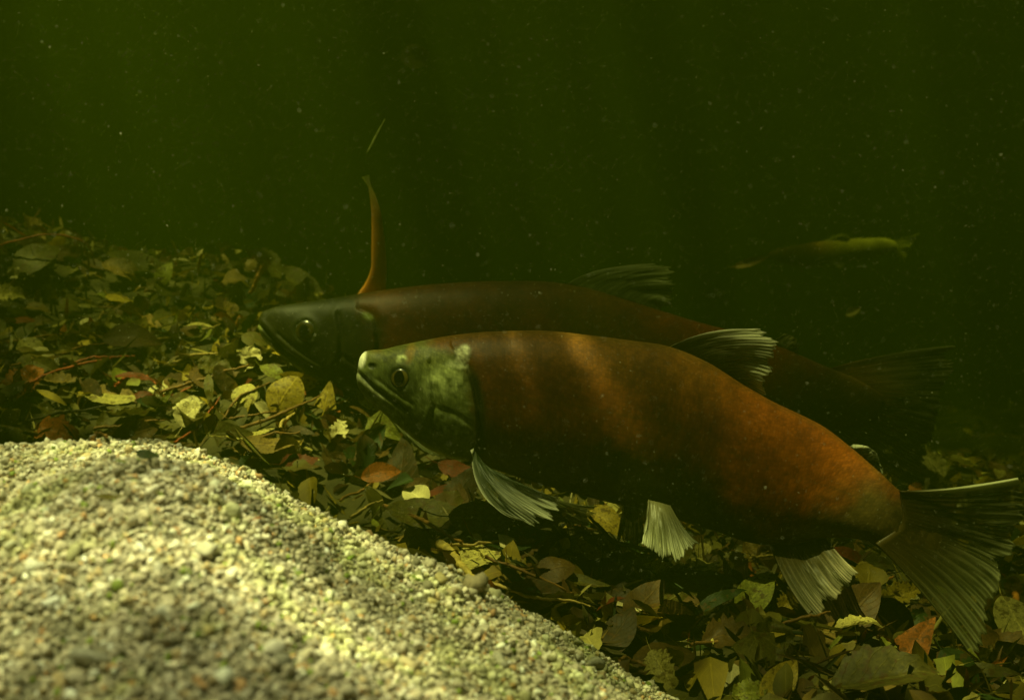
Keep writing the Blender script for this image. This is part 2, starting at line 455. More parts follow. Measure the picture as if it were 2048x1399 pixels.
def rand_rot(n):
    q = rng.normal(size=(n, 4)); q /= np.linalg.norm(q, axis=1)[:, None]
    a, b, c, d = q.T
    return np.stack([np.stack([1-2*(c*c+d*d), 2*(b*c-a*d), 2*(b*d+a*c)], -1),
                     np.stack([2*(b*c+a*d), 1-2*(b*b+d*d), 2*(c*d-a*b)], -1),
                     np.stack([2*(b*d-a*c), 2*(c*d+a*b), 1-2*(b*b+c*c)], -1)], 1)

def blobs(C, R, cols, protos=10, rough=0.22, flat=(0.6, 1.0)):
    n = len(C); sh = []
    for k in range(protos):
        q = ICO_V.copy()
        for _ in range(9):                       # chipped facets
            d = rng.normal(size=3); d /= np.linalg.norm(d); h = rng.uniform(0.42, 0.88)
            s = q @ d; q -= np.maximum(s - h, 0)[:, None]*d
        q *= (1 + rough*0.6*rng.normal(size=(len(q), 1)))
        sh.append(q)
    sh = np.array(sh)[rng.integers(0, protos, n)]
    sc = np.stack([rng.uniform(0.85, 1.25, n), rng.uniform(0.75, 1.05, n), rng.uniform(*flat, n)], -1)
    P = sh*sc[:, None, :]*R[:, None, None]
    P = np.einsum('nij,nvj->nvi', rand_rot(n), P) + C[:, None, :]
    nv = len(ICO_V)
    F = (ICO_F[None] + (np.arange(n)*nv)[:, None, None]).reshape(-1, 3)
    return P.reshape(-1, 3), F, np.repeat(cols, nv, axis=0)

def grains():
    n = 135000
    Y = np.sqrt(rng.uniform(0.2**2, 0.86**2, n)); U = rng.uniform(-0.62, 0.36, n)
    X = U*Y
    Z = mound_z(X, Y)
    py = 699.5 - (Z - CAM[2])/Y*FPX
    pxx = 1024 + U*FPX
    ridge = np.interp(pxx, RIDGE[:, 0], RIDGE[:, 1])
    keep = (Z > -0.02) & (py < 1560) & (py > ridge - 14) & (Z > bed_z(X, Y) - 0.01)
    yr = np.interp(pxx, [-400, 0, 400, 900, 1300, 1700], [0.62, 0.66, 0.66, 0.66, 0.70, 0.72])
    keep &= Y < yr + 0.05
    X, Y, Z = X[keep], Y[keep], Z[keep]; n = len(X)
    R = np.exp(rng.normal(math.log(0.00108), 0.45, n)); R = np.clip(R, 0.0005, 0.0042)
    C = np.stack([X, Y, Z + mound_rough(X, Y) + R*rng.uniform(-0.8, 0.75, n)], -1)
    pal = np.array([(0.44, 0.41, 0.33), (0.52, 0.49, 0.42), (0.34, 0.32, 0.26), (0.62, 0.60, 0.54), (0.40, 0.33, 0.21), (0.20, 0.19, 0.14), (0.48, 0.31, 0.17), (0.72, 0.71, 0.66), (0.20, 0.27, 0.06)])
    c = pal[rng.choice(len(pal), n, p=[0.27, 0.2, 0.16, 0.1, 0.07, 0.09, 0.03, 0.05, 0.03])]*rng.uniform(0.6, 1.2, (n, 1))
    alg = sstep(0.05, 0.5, vnoise(np.stack([X, Y], -1), 38, 13, 3))[:, None]
    c = c*(1 - 0.5*alg) + c*np.array((0.72, 0.86, 0.42))*0.5*alg
    c = np.minimum(c*np.array((1.42, 1.34, 1.28)), 0.92)
    # a few bigger pebbles
    big = [(180, 1325, 0.0075), (412, 1108, 0.006), (950, 1182, 0.0085), (905, 1190, 0.006), (1130, 1262, 0.006), (1190, 1335, 0.007), (560, 1330, 0.006), (1000, 1330, 0.006), (70, 1140, 0.005), (700, 1250, 0.006), (330, 1240, 0.005), (820, 1340, 0.006)]
    BC, BR, BB = [], [], []
    for px, py, r in big:
        d = np.array([(px - 1024)/FPX, 1, -(py - 699.5)/FPX])
        for t in np.arange(0.2, 0.9, 0.002):
            q = CAM + d*t
            if q[2] <= mound_z(q[0], q[1]): break
        BC.append(q + np.array([0, 0, r*0.25])); BR.append(r); BB.append(pal[rng.integers(0, 5)])
    C = np.vstack([C, BC]); R = np.concatenate([R, BR]); c = np.vstack([c, BB])
    V, F, col = blobs(C, R, c)
    o = link('coarse_sand', mesh_np('coarse_sand', V, F, col), M_GRAIN); o['kind'] = 'stuff'
    return n
NG = grains(); print('grains', NG)

# ------------------------------------------------------------------ fish
def build_body(cfg):
    st = np.array(cfg['stations'], float); Y0 = cfg['Y']
    n = cfg.get('n', 380); m = cfg.get('m', 150)
    c2 = (st[:, 0:2] + st[:, 2:4])/2
    t = np.concatenate([[0], np.cumsum(np.hypot(*np.diff(c2, axis=0).T) + 2)])
    # denser sampling at the snout
    q = t[-1]*np.linspace(0, 1, n)**1.0
    A = hermite(t, st, q)
    u = q/t[-1]
    dy = np.interp(u, [a for a, b in cfg['bend']], [b for a, b in cfg['bend']])
    dy = np.convolve(np.pad(dy, 25, mode='edge'), np.ones(51)/51, mode='valid')
    Yc = Y0 + dy
    k = Yc/FPX
    Up = np.stack([(A[:, 0]-1024)*k, Yc, CAM[2]-(A[:, 1]-699.5)*k], -1)
    Lo = np.stack([(A[:, 2]-1024)*k, Yc, CAM[2]-(A[:, 3]-699.5)*k], -1)
    C = (Up + Lo)/2; H = (Up - Lo)/2
    T = np.gradient(C, axis=0); T /= np.linalg.norm(T, axis=1)[:, None]
    N = np.cross(T, H); N /= np.maximum(np.linalg.norm(N, axis=1)[:, None], 1e-9)
    if N[n//2, 1] > 0: N = -N                                   # towards the camera
    hw = np.maximum(A[:, 4], 1.0)*Y0/FPX
    th = np.linspace(0, 2*np.pi, m, endpoint=False)             # 0 = back ridge, pi/2 = camera side
    cs, sn = np.cos(th), np.sin(th)
    vert = np.sign(cs)*np.abs(cs)**0.93
    lat = np.sign(sn)*np.abs(sn)**0.88
    P = C[:, None] + H[:, None]*vert[None, :, None] + N[:, None]*(hw[:, None]*lat[None])[..., None]
    # side-view pixel coordinates of every vertex on the mid plane (for markings and relief)
    side2 = A[:, None, 0:2]*((1+vert)/2)[None, :, None] + A[:, None, 2:4]*((1-vert)/2)[None, :, None]
    flat = side2.reshape(-1, 2)
    rel = cfg['relief'](flat, np.repeat(u, m), np.tile(vert, n))*Y0/FPX
    out = (N[:, None]*lat[None, :, None] + (H/np.linalg.norm(H, axis=1)[:, None])[:, None]*vert[None, :, None]*0.25)
    P = P + out*rel.reshape(n, m)[..., None]
    cols = cfg['colour'](flat, np.repeat(u, m), np.tile(vert, n), np.tile(lat, n), P.reshape(-1, 3))
    Q = P.reshape(-1, 3)
    idx = np.arange(n*m).reshape(n, m); nx = np.roll(idx, -1, axis=1)
    F = np.stack([idx[:-1], nx[:-1], nx[1:], idx[1:]], -1).reshape(-1, 4)
    # end caps as tiny quads
    V = np.vstack([Q, C[0], C[-1]]); a, b = n*m, n*m + 1
    cap = []
    for j in range(0, m, 2):
        cap.append((a, (j+2) % m, j+1, j)); cap.append((b, (n-1)*m + j, (n-1)*m + j+1, (n-1)*m + (j+2) % m))
    F = np.vstack([F, cap])
    cols = np.vstack([cols, cols[0], cols[-1]])
    L = t[-1]*Y0/FPX
    uv = np.stack([np.repeat(u, m)*L, np.tile(np.abs(np.linspace(-1, 1, m)), n)*np.repeat(np.linalg.norm(H, axis=1), m)*2.2], -1)
    uv = np.vstack([uv, uv[0], uv[-1]])
    info = dict(P=P, flat=flat.reshape(n, m, 2), N=N, C=C, hw=hw, A=A, u=u, Yc=Yc, m=m, sn=sn, H=H)
    return V, F, cols, uv, info

def surf_at(info, px, py):
    """point and outward normal on the camera side of the body at a picture position"""
    fl = info['flat']; h = info['m']//2
    d = np.hypot(fl[:, :h, 0]-px, fl[:, :h, 1]-py)
    i, j = np.unravel_index(np.argmin(d), d.shape)
    i = min(max(i, 2), len(fl)-3); j = min(max(j, 2), h-3)
    P = info['P']
    a = P[i+2, j]-P[i-2, j]; b = P[i, j+2]-P[i, j-2]
    nn = np.cross(a, b); nn /= np.linalg.norm(nn)
    if nn[1] > 0: nn = -nn
    return P[i, j], nn, (i, j)

def fin_mesh(base, edge, Y, mid=None, yb=0.0, ye=0.0, ymid=None, rays=16, pale=(0.5, 0.48, 0.3), dark=(0.085, 0.09, 0.03),
             paleness=0.5, lead=0.9, thick=0.0012, fray=0.13, wave=0.0005, seed=1, tip=0.0, basecol=None, web=0.45, ripple=0.012):
    r = np.random.default_rng(seed)
    nu, nv = rays*8, 26
    U = np.linspace(0, 1, nu); Vv = np.linspace(0, 1, nv)
    def crv(pts):
        pts = np.array(pts, float)
        t = np.concatenate([[0], np.cumsum(np.hypot(*np.diff(pts, axis=0).T) + 1e-6)])
        return hermite(t/t[-1], pts, U)
    B = crv(base); E = crv(edge)
    if mid is None: Mi = (B + E)/2
    else: Mi = crv(mid)
    ctrl = 2*Mi - 0.5*(B + E)
    ph = U*rays + 1.1*vnoise(np.stack([U*6.0, U*0+seed], -1), 1.0, seed, 3)
    ph = np.clip(ph, 0, rays)
    rayp = 0.5 + 0.5*np.cos(2*np.pi*ph)                  # 1 on a ray
    tear = np.clip(vnoise(np.stack([U*9.0, U*0 + seed + 3], -1), 1.0, seed, 3), 0, 1)
    ri = np.floor(ph + 0.5).astype(int); rl = r.uniform(0, 1, rays + 2)[ri]
    endv = 1 - fray*(1 - rayp)*0.3 - fray*rl*0.45 - fray*1.6*tear
    W = Vv[None, :]*endv[:, None]
    P2 = ((1-W)**2)[..., None]*B[:, None] + (2*W*(1-W))[..., None]*ctrl[:, None] + (W**2)[..., None]*E[:, None]
    ym = (yb + ye)/2 if ymid is None else ymid
    yo = (1-W)**2*yb + 2*W*(1-W)*(2*ym - 0.5*(yb+ye)) + W**2*ye
    yo = yo + wave*W*np.cos(2*np.pi*ph)[:, None] + 0.006*W*np.sin(U*5 + seed)[:, None]*1.0
    yo = yo + ripple*W*vnoise(np.stack(np.broadcast_arrays(U[:, None]*4.0, Vv[None, :]*1.6), -1), 1.0, seed + 20, 3)
    YY = Y + yo
    k = YY/FPX
    P = np.stack([(P2[..., 0]-1024)*k, YY, CAM[2]-(P2[..., 1]-699.5)*k], -1)
    du = np.gradient(P, axis=0); dv = np.gradient(P, axis=1)
    nn = np.cross(du, dv); nn /= np.maximum(np.linalg.norm(nn, axis=2, keepdims=True), 1e-9)
    rw = 0.75 + (rayp[:, None] - 0.75)*sstep(0.05, 0.4, W)
    tt = thick*(1 - 0.75*W)*(0.7 + 0.3*rw)
    tt = tt + thick*0.9*np.exp(-(U/0.03)**2)[:, None]*(1-0.6*W)
    A, Bk = P + nn*tt[..., None], P - nn*tt[..., None]
    # colour: pale rays, dark membrane, streaky
    br = sstep(0.35, 0.75, W); ray2 = rayp[:, None]*(1-br) + (0.5 + 0.5*np.cos(4*np.pi*ph))[:, None]*br
    st = 0.5 + 0.5*r.uniform(-1, 1, rays+2)[ri][:, None]
    nz = vnoise(np.stack(np.broadcast_arrays(U[:, None]*rays*1.7, Vv[None, :]*3.0), -1), 1.0, seed, 3)
    big = vnoise(np.stack(np.broadcast_arrays(U[:, None]*3.5, Vv[None, :]*2.0), -1), 1.0, seed + 9, 2)
    f = paleness*(0.5 + 0.5*ray2**1.5)*(0.45 + 0.75*st)*(1 + 0.7*big) + 0.2*nz + tip*W**2*(1 + big)
    f = f*(0.55 + 0.6*W)
    f = np.maximum(f, lead*np.exp(-(U/0.035)**2)[:, None])
    f = np.clip(f, 0, 1)[..., None]
    col = np.array(dark)*(1-f) + np.array(pale)*f
    if basecol is not None:
        g = sstep(0.75, 0.05, W)[..., None]
        col = col*(1-g) + np.array(basecol)*g
    alpha = np.clip(web + (1-web)*np.maximum(ray2**1.2, np.maximum(sstep(0.5, 0.05, W), np.exp(-(U/0.05)**2)[:, None])) + 0.2*nz, 0.1, 1)
    n = nu*nv
    V = np.vstack([A.reshape(-1, 3), Bk.reshape(-1, 3)])
    i = np.arange(n).reshape(nu, nv)
    F = [np.stack([i[:-1, :-1], i[1:, :-1], i[1:, 1:], i[:-1, 1:]], -1).reshape(-1, 4)]
    F.append(F[0][:, ::-1] + n)
    for line in (i[0, :], i[-1, ::-1], i[::-1, 0], i[:, -1]):
        F.append(np.stack([line[:-1], line[1:], line[1:]+n, line[:-1]+n], -1))
    return V, np.vstack(F), np.vstack([np.dstack([col, alpha]).reshape(-1, 4)]*2)

def disc_dome(rx, rz, bulge, rings, colf, nseg=40, start=0.0):
    V, C = [], []
    for k in range(rings+1):
        r = start + (1-start)*k/rings
        for s in range(nseg):
            a = 2*np.pi*s/nseg
            V.append((rx*r*math.cos(a), rz*r*math.sin(a), bulge*math.sqrt(max(0, 1-0.9*r*r))))
            C.append(colf(r, a))
    V.append((0, 0, bulge)); C.append(colf(0, 0))
    F = []
    for k in range(rings):
        for s in range(nseg):
            a = k*nseg+s; b = k*nseg+(s+1) % nseg
            F.append((a, a+nseg, b+nseg, b))
    return np.array(V), np.array(F), np.array(C)

def frame(p, nrm, up=(0, 0, 1)):
    z = np.array(nrm); x = np.cross(up, z); x /= np.linalg.norm(x); y = np.cross(z, x)
    return np.stack([x, y, z], 1)

def make_fish(name, cfg, label):
    V, F, cols, uv, info = build_body(cfg)
    org = info['C'][len(info['C'])//2].copy()
    root = bpy.data.objects.new(name, None); S.collection.objects.link(root); root.location = org
    root.empty_display_size = 0.05
    tag(root, label, 'fish')
    link('body', mesh_np('body', V-org, F, cols, uv), M_FISH, root)
    for fname, kw in cfg['fins']:
        fv, ff, fc = fin_mesh(**kw)
        link(fname, mesh_np(fname, fv-org, ff, fc), M_FIN, root)
    if 'eye' in cfg:
        ex, ey, r1, pw, ph = cfg['eye']
        p, nn, (i, j) = surf_at(info, ex, ey)
        k = cfg['Y']/FPX
        tone = cfg.get('iris', 1.0)
        def icol(r, a):
            b = 0.5 + 0.5*math.sin(a*1.0 + 2.6)
            if r > 0.86: return (0.03, 0.035, 0.015)
            return tuple(tone*np.array((0.15, 0.115, 0.02))*(0.55 + 0.9*b) * (0.6 if r < 0.5 else 1.0))
        for side in (0, 1):
            if side == 0: pp, n3 = p, nn
            else:
                ax = info['C'][i]; nv_ = info['N'][i]
                pp = p - 2*np.dot(p-ax, nv_)*nv_; n3 = nn - 2*np.dot(nn, nv_)*nv_
            R = frame(pp, n3)
            ev, ef, ec = disc_dome(r1*k, r1*k, r1*k*0.42, 12, icol)
            o = link('eye', mesh_np('eye', ev @ R.T + pp - n3*r1*k*0.10 - org, ef, ec), M_IRIS, root)
            pv_, pf, pc = disc_dome(pw*k, ph*k, r1*k*0.12, 8, lambda r, a: (0.01, 0.01, 0.01))
            link('pupil', mesh_np('pupil', pv_ @ R.T + pp + n3*r1*k*0.30 - org, pf, pc), M_PUPIL, o)
    return root, info

def ell(P, x, y, rx, ry, soft=0.5, ang=0.0):
    c, s = math.cos(rad(ang)), math.sin(rad(ang))
    dx, dy = P[:, 0]-x, P[:, 1]-y
    a, b = (dx*c + dy*s)/rx, (-dx*s + dy*c)/ry
    return 1 - sstep(1-soft, 1+soft, np.hypot(a, b))

# --- front salmon
F_OP = [(902, 690), (921, 712), (934, 738), (944, 768), (952, 806), (955, 850), (950, 893), (935, 922)]
F_MOUTH = [(712, 741), (728, 752), (748, 770), (770, 786), (796, 803), (818, 818)]
F_JAW = [(722, 775), (760, 818), (800, 852), (840, 880), (885, 902), (915, 905)]
F_PRE = [(862, 725), (868, 770), (872, 810), (858, 850), (835, 868)]
def op_x(y, op): return np.interp(y, [b for a, b in op], [a for a, b in op])

def head_relief(P, u, v, op, mouth, jaw, pre, sc=1.0):
    d, t = seg_dist(P, op)
    front = P[:, 0] < op_x(P[:, 1], op)
    r = np.where(front, 6.5*np.exp(-(d/(30*sc))**2), -8*np.exp(-(d/(11*sc))**2))*(0.4 + 0.6*np.sin(np.clip(t, 0, 1)*np.pi)**0.5)
    dm, tm = seg_dist(P, mouth); r -= 5.0*np.exp(-(dm/(3.6*sc))**2)*(1-0.5*tm)
    up = np.array(mouth) + np.array((2, -9*sc)); dn = np.array(mouth) + np.array((-4, 9*sc))
    d2, t2 = seg_dist(P, up); r += 3.0*np.exp(-(d2/(6*sc))**2)
    d3, t3 = seg_dist(P, dn); r += 2.5*np.exp(-(d3/(6*sc))**2)
    dj, tj = seg_dist(P, jaw); r -= 2.5*np.exp(-(dj/(5*sc))**2)
    dp, tp = seg_dist(P, pre); r -= 4.0*np.exp(-(dp/(4.5*sc))**2); r += 2.5*np.exp(-((dp-9*sc)/(7*sc))**2)*(P[:, 0] < np.interp(P[:, 1], [b for a, b in pre], [a for a, b in pre]))
    o = np.array(op); q = np.array(pre)
    sub = np.array([q[2], (q[2]+o[4])/2 + np.array((0, 14)), o[5]]); ds, ts = seg_dist(P, sub); r -= 3.0*np.exp(-(ds/(4*sc))**2)
    mx = np.array([mouth[2] + np.array((2, -14)), (mouth[4] + np.array((10, -10))), (mouth[5] + np.array((22, 8)))]) if False else np.array(mouth[2:]) + np.array((10, -13)); dx_, tx = seg_dist(P, mx); r -= 2.5*np.exp(-(dx_/(3*sc))**2)
    return r

def f_relief(P, u, v):
    r = head_relief(P, u, v, F_OP, F_MOUTH, F_JAW, F_PRE)
    r += 3.5*ell(P, 804, 755, 30, 30, 0.4) - 5*ell(P, 804, 755, 20, 20, 0.3)
    r -= 4*ell(P, 748, 731, 7, 5, 0.5)
    r += 2.0*ell(P, 806, 716, 9, 6, 0.5) + 2.5*ell(P, 925, 704, 14, 13, 0.5)
    r += 1.0*vnoise(P, 1/28., 4, 3)
    r += 1.2*vnoise(P, 1/9., 6, 2)*ell(P, 893, 765, 40, 34, 0.5)
    return r

def put(c, k, col):
    k = k[:, None]; return c*(1-k) + np.array(col)*k

def salmon_colour(P, u, v, lat, op, head_len_px, tone=1.0, y_noise=1):
    x, y = P.T
    nz = vnoise(P, 1/55., y_noise, 4); nf = vnoise(P, 1/11., y_noise+3, 3)
    # body: red back and flank, browner lower flank, orange towards the tail
    back = np.array((0.120, 0.046, 0.004)); flank = np.array((0.085, 0.026, 0.003)); low = np.array((0.055, 0.046, 0.008)); tail = np.array((0.22, 0.058, 0.004))
    c = back + (flank - back)*sstep(0.9, 0.2, v)[:, None]
    k = sstep(-0.15, -0.8, v + 0.18*nz)[:, None]
    c = c*(1-k) + low*k
    k = (sstep(0.55, 0.72, u + 0.05*nz)*sstep(-0.95, -0.3, v + 0.25*nz))[:, None]
    c = c*(1-k) + tail*k
    k = sstep(0.755, 0.87, u + 0.05*nz - 0.05*v)[:, None]
    c = c*(1-k) + np.array((0.070, 0.046, 0.010))*k
    c = c*(1 + 0.45*nz + 0.25*nf)[:, None]
    c = put(c, 0.35*np.exp(-((v - 0.10 - 0.02*nz)/0.018)**2)*sstep(0.2, 0.26, u)*sstep(0.95, 0.85, u), (0.05, 0.03, 0.006))
    top = sstep(0.86, 1.0, v)[:, None]
    c = c*(1-0.4*top) + np.array((0.085, 0.055, 0.010))*0.4*top
    return c, nz, nf

def f_colour(P, u, v, lat, P3):
    c, nz, nf = salmon_colour(P, u, v, lat, F_OP, 230)
    x, y = P.T
    ox = op_x(y, F_OP)
    head = sstep(22, -24, x - ox + 13*nf + 8*nz + np.where(y < 715, (715-y)*0.9 + 22*nz, 0))
    hc = np.array((0.105, 0.122, 0.030))*(1 + 0.8*nz + 0.5*nf)[:, None]
    hc = put(hc, 0.45*sstep(0.35, 0.85, v + 0.3*nz), (0.13, 0.115, 0.02))          # crown
    hc = put(hc, 0.85*sstep(0.0, 18, y - np.interp(x, [714, 760, 800, 855, 900, 946], [758, 806, 842, 880, 902, 908])), (0.50, 0.50, 0.13))   # pale throat
    hc = put(hc, 0.7*sstep(2, 12, y - np.interp(x, [712, 728, 748, 770, 796, 818, 860], [741, 752, 770, 786, 803, 818, 860]))*sstep(850, 790, x), (0.20, 0.21, 0.06))
    hc = put(hc, 0.5*ell(P, 850, 860, 50, 35, 0.6), (0.045, 0.055, 0.012))
    hc = put(hc, 0.5*ell(P, 850, 780, 30, 22, 0.6), (0.13, 0.15, 0.05))
    fleck = vnoise(P, 1/7., 41, 3); plate = vnoise(P, 1/24., 43, 3)
    hc = put(hc, 0.55*sstep(0.15, 0.55, fleck + 0.5*plate)*sstep(740, 770, y + 0.15*x - 130)*sstep(900, 840, y), (0.26, 0.30, 0.12))
    hc = put(hc, 0.6*sstep(0.15, 0.55, -fleck + 0.4*plate), (0.04, 0.048, 0.012))
    hc = put(hc, 0.5*sstep(-0.1, 0.5, plate)*sstep(715, 690, y), (0.17, 0.085, 0.012))
    hc = put(hc, 0.8*ell(P, 822, 705, 8, 18, 0.7, 10), (0.30, 0.17, 0.02))  # streak of focused sunlight painted on the crown
    c = c*(1-head[:, None]) + hc*head[:, None]
    d, t = seg_dist(P, F_OP)
    slit_shade = np.exp(-(np.maximum(np.abs(d*np.sign(x-ox) - 8), 0)/10)**2)*sstep(712, 760, y)
    c = put(c, 0.95*slit_shade, (0.014, 0.016, 0.005))  # gill slit, with its shade painted dark behind the gill cover
    dm, tm = seg_dist(P, F_MOUTH)
    c = put(c, 0.85*np.exp(-(dm/4.0)**2), (0.015, 0.016, 0.006))
    lip = np.array(F_MOUTH[:4]) + np.array((-1, 9.0)); dl, tl = seg_dist(P, lip)
    c = put(c, 0.8*np.exp(-(dl/4.5)**2)*np.clip(0.65 + 0.9*nf, 0, 1), (0.62, 0.63, 0.36))
    c = put(c, ell(P, 726, 715, 8, 17, 0.5, 5), (0.9, 0.88, 0.66))
    c = put(c, 0.7*ell(P, 717, 750, 6, 14, 0.6), (0.34, 0.36, 0.17))
    ring = np.clip(0.8 + nf, 0, 1)*np.clip(ell(P, 806, 717, 11, 8, 0.4) - 0.8*ell(P, 808, 718, 4, 3, 0.5), 0, 1)
    c = put(c, 0.9*ring, (0.70, 0.76, 0.34))
    wob = P + 7*np.stack([vnoise(P, 1/10., 51, 2), vnoise(P, 1/10., 52, 2)], -1)
    c = put(c, ell(wob, 926, 704, 14, 15, 0.45, 20)*np.clip(0.8 + 0.9*nf, 0, 1), (0.80, 0.80, 0.52))
    c = put(c, 0.9*ell(wob, 915, 729, 17, 8, 0.6, 12)*np.clip(0.8 + 0.9*nf, 0, 1), (0.70, 0.74, 0.40))
    c = put(c, 0.75*ell(P, 893, 757, 38, 27, 0.5)*np.clip(0.45 + 1.3*nf + 0.3*nz, 0, 1), (0.52, 0.58, 0.22))
    c = put(c, 0.8*ell(P, 748, 731, 8, 6, 0.5), (0.01, 0.012, 0.004))
    c = put(c, 0.6*ell(P, 804, 757, 27, 27, 0.3), (0.03, 0.035, 0.012))
    return np.clip(c, 0.004, 0.9)

FY = 0.88
front_cfg = dict(
    Y=FY, n=420, m=170, bend=[(0, 0.0), (0.2, 0.004), (0.55, 0.012), (0.78, -0.012), (0.9, -0.040), (1, -0.046)],
    stations=[(715, 740, 713, 755, 4), (719, 718, 716, 771, 14), (726, 706, 722, 782, 22), (737, 701, 732, 795, 31), (767, 698, 755, 815, 43), (796, 691, 785, 842, 54),
              (830, 684, 815, 866, 62), (865, 677, 850, 893, 70), (914, 669, 899, 915, 80), (960, 664, 946, 923, 88), (1002, 662, 990, 938, 94), (1090, 661, 1070, 964, 101),
              (1163, 668, 1150, 986, 103), (1249, 679, 1225, 1005, 101), (1339, 693, 1300, 1022, 97), (1415, 724, 1370, 1043, 90), (1492, 772, 1440, 1064, 82),
              (1553, 806, 1497, 1083, 74), (1600, 828, 1540, 1090, 65), (1648, 853, 1586, 1089, 56), (1702, 894, 1632, 1078, 46), (1758, 942, 1690, 1075, 37),
              (1806, 983, 1746, 1087, 27), (1838, 990, 1776, 1112, 16), (1868, 992, 1808, 1144, 8), (1896, 992, 1838, 1176, 4), (1918, 990, 1862, 1204, 1.5)],
    relief=f_relief, colour=f_colour, eye=(804, 756, 19, 10, 14.5),
    fins=[
        ('dorsal_fin', dict(base=[(1338, 694), (1400, 726), (1496, 781)], mid=[(1428, 664), (1475, 712), (1508, 793)], edge=[(1541, 660), (1557, 680), (1552, 730), (1542, 772), (1526, 812)], Y=FY+0.010, yb=0, ye=-0.012, rays=22, paleness=0.95, lead=1.0, seed=3, pale=(0.74, 0.72, 0.48), dark=(0.12, 0.12, 0.04), tip=0.4, ripple=0.006, basecol=(0.09, 0.075, 0.02))),
        ('adipose_fin', dict(base=[(1698, 892), (1722, 914), (1764, 950)], mid=[(1722, 893), (1742, 908), (1764, 938)], edge=[(1742, 896), (1757, 910), (1758, 930)], Y=FY-0.01, rays=6, paleness=0.25, lead=1.0, seed=4, pale=(0.6, 0.6, 0.4), thick=0.0016)),
        ('tail_fin', dict(base=[(1800, 981), (1800, 1046), (1752, 1086)], mid=[(1912, 975), (1948, 1098), (1862, 1206)], edge=[(2054, 952), (2064, 1000), (2040, 1080), (2005, 1160), (1985, 1240), (1962, 1338)], Y=FY-0.0495, yb=0.004, ye=-0.016, ymid=-0.001, ripple=0.005, rays=19, paleness=0.30, lead=1.0, seed=5, thick=0.0016, pale=(0.60, 0.60, 0.36), dark=(0.075, 0.075, 0.018), fray=0.16, basecol=(0.070, 0.046, 0.010), web=0.3)),
        ('anal_fin', dict(base=[(1536, 1074), (1590, 1072), (1640, 1062)], mid=[(1576, 1168), (1636, 1150), (1682, 1112)], edge=[(1634, 1246), (1660, 1216), (1692, 1180), (1720, 1148)], Y=FY-0.010, yb=0, ye=-0.05, rays=14, paleness=0.75, lead=0.6, seed=6, pale=(0.6, 0.52, 0.36), basecol=(0.09, 0.06, 0.015))),
        ('pelvic_fin', dict(base=[(1296, 1000), (1340, 1012)], mid=[(1290, 1060), (1372, 1062)], edge=[(1282, 1086), (1312, 1114), (1336, 1134), (1372, 1112), (1404, 1090)], Y=FY-0.030, yb=0, ye=-0.05, rays=15, paleness=0.7, lead=0.6, seed=7, pale=(0.62, 0.62, 0.44), basecol=(0.12, 0.11, 0.05))),
        ('pelvic_fin', dict(base=[(1246, 1004), (1280, 1014)], mid=[(1246, 1042), (1285, 1050)], edge=[(1238, 1076), (1262, 1096), (1292, 1082)], Y=FY+0.035, yb=0, ye=0.02, rays=9, paleness=0.45, lead=0.5, seed=8, pale=(0.4, 0.36, 0.18))),
        ('pectoral_fin', dict(base=[(944, 898), (968, 932)], mid=[(978, 1000), (1035, 965)], edge=[(1064, 1042), (1084, 1058), (1108, 1040), (1128, 1000)], Y=FY-0.068, yb=0.0, ye=-0.05, rays=14, paleness=0.22, lead=1.0, seed=9, pale=(0.66, 0.66, 0.46), dark=(0.03, 0.05, 0.012), tip=0.4, thick=0.0016)),
        ('pectoral_fin', dict(base=[(985, 938), (1010, 950)], mid=[(1080, 1010), (1120, 1000)], edge=[(1150, 1052), (1180, 1050), (1205, 1010)], Y=FY+0.06, yb=0, ye=0.02, rays=10, paleness=0.5, lead=0.8, seed=10, pale=(0.5, 0.48, 0.25))),
    ])
front, F_INFO = make_fish('salmon', front_cfg, 'red salmon with white patched green head, swimming in front of the darker salmon')

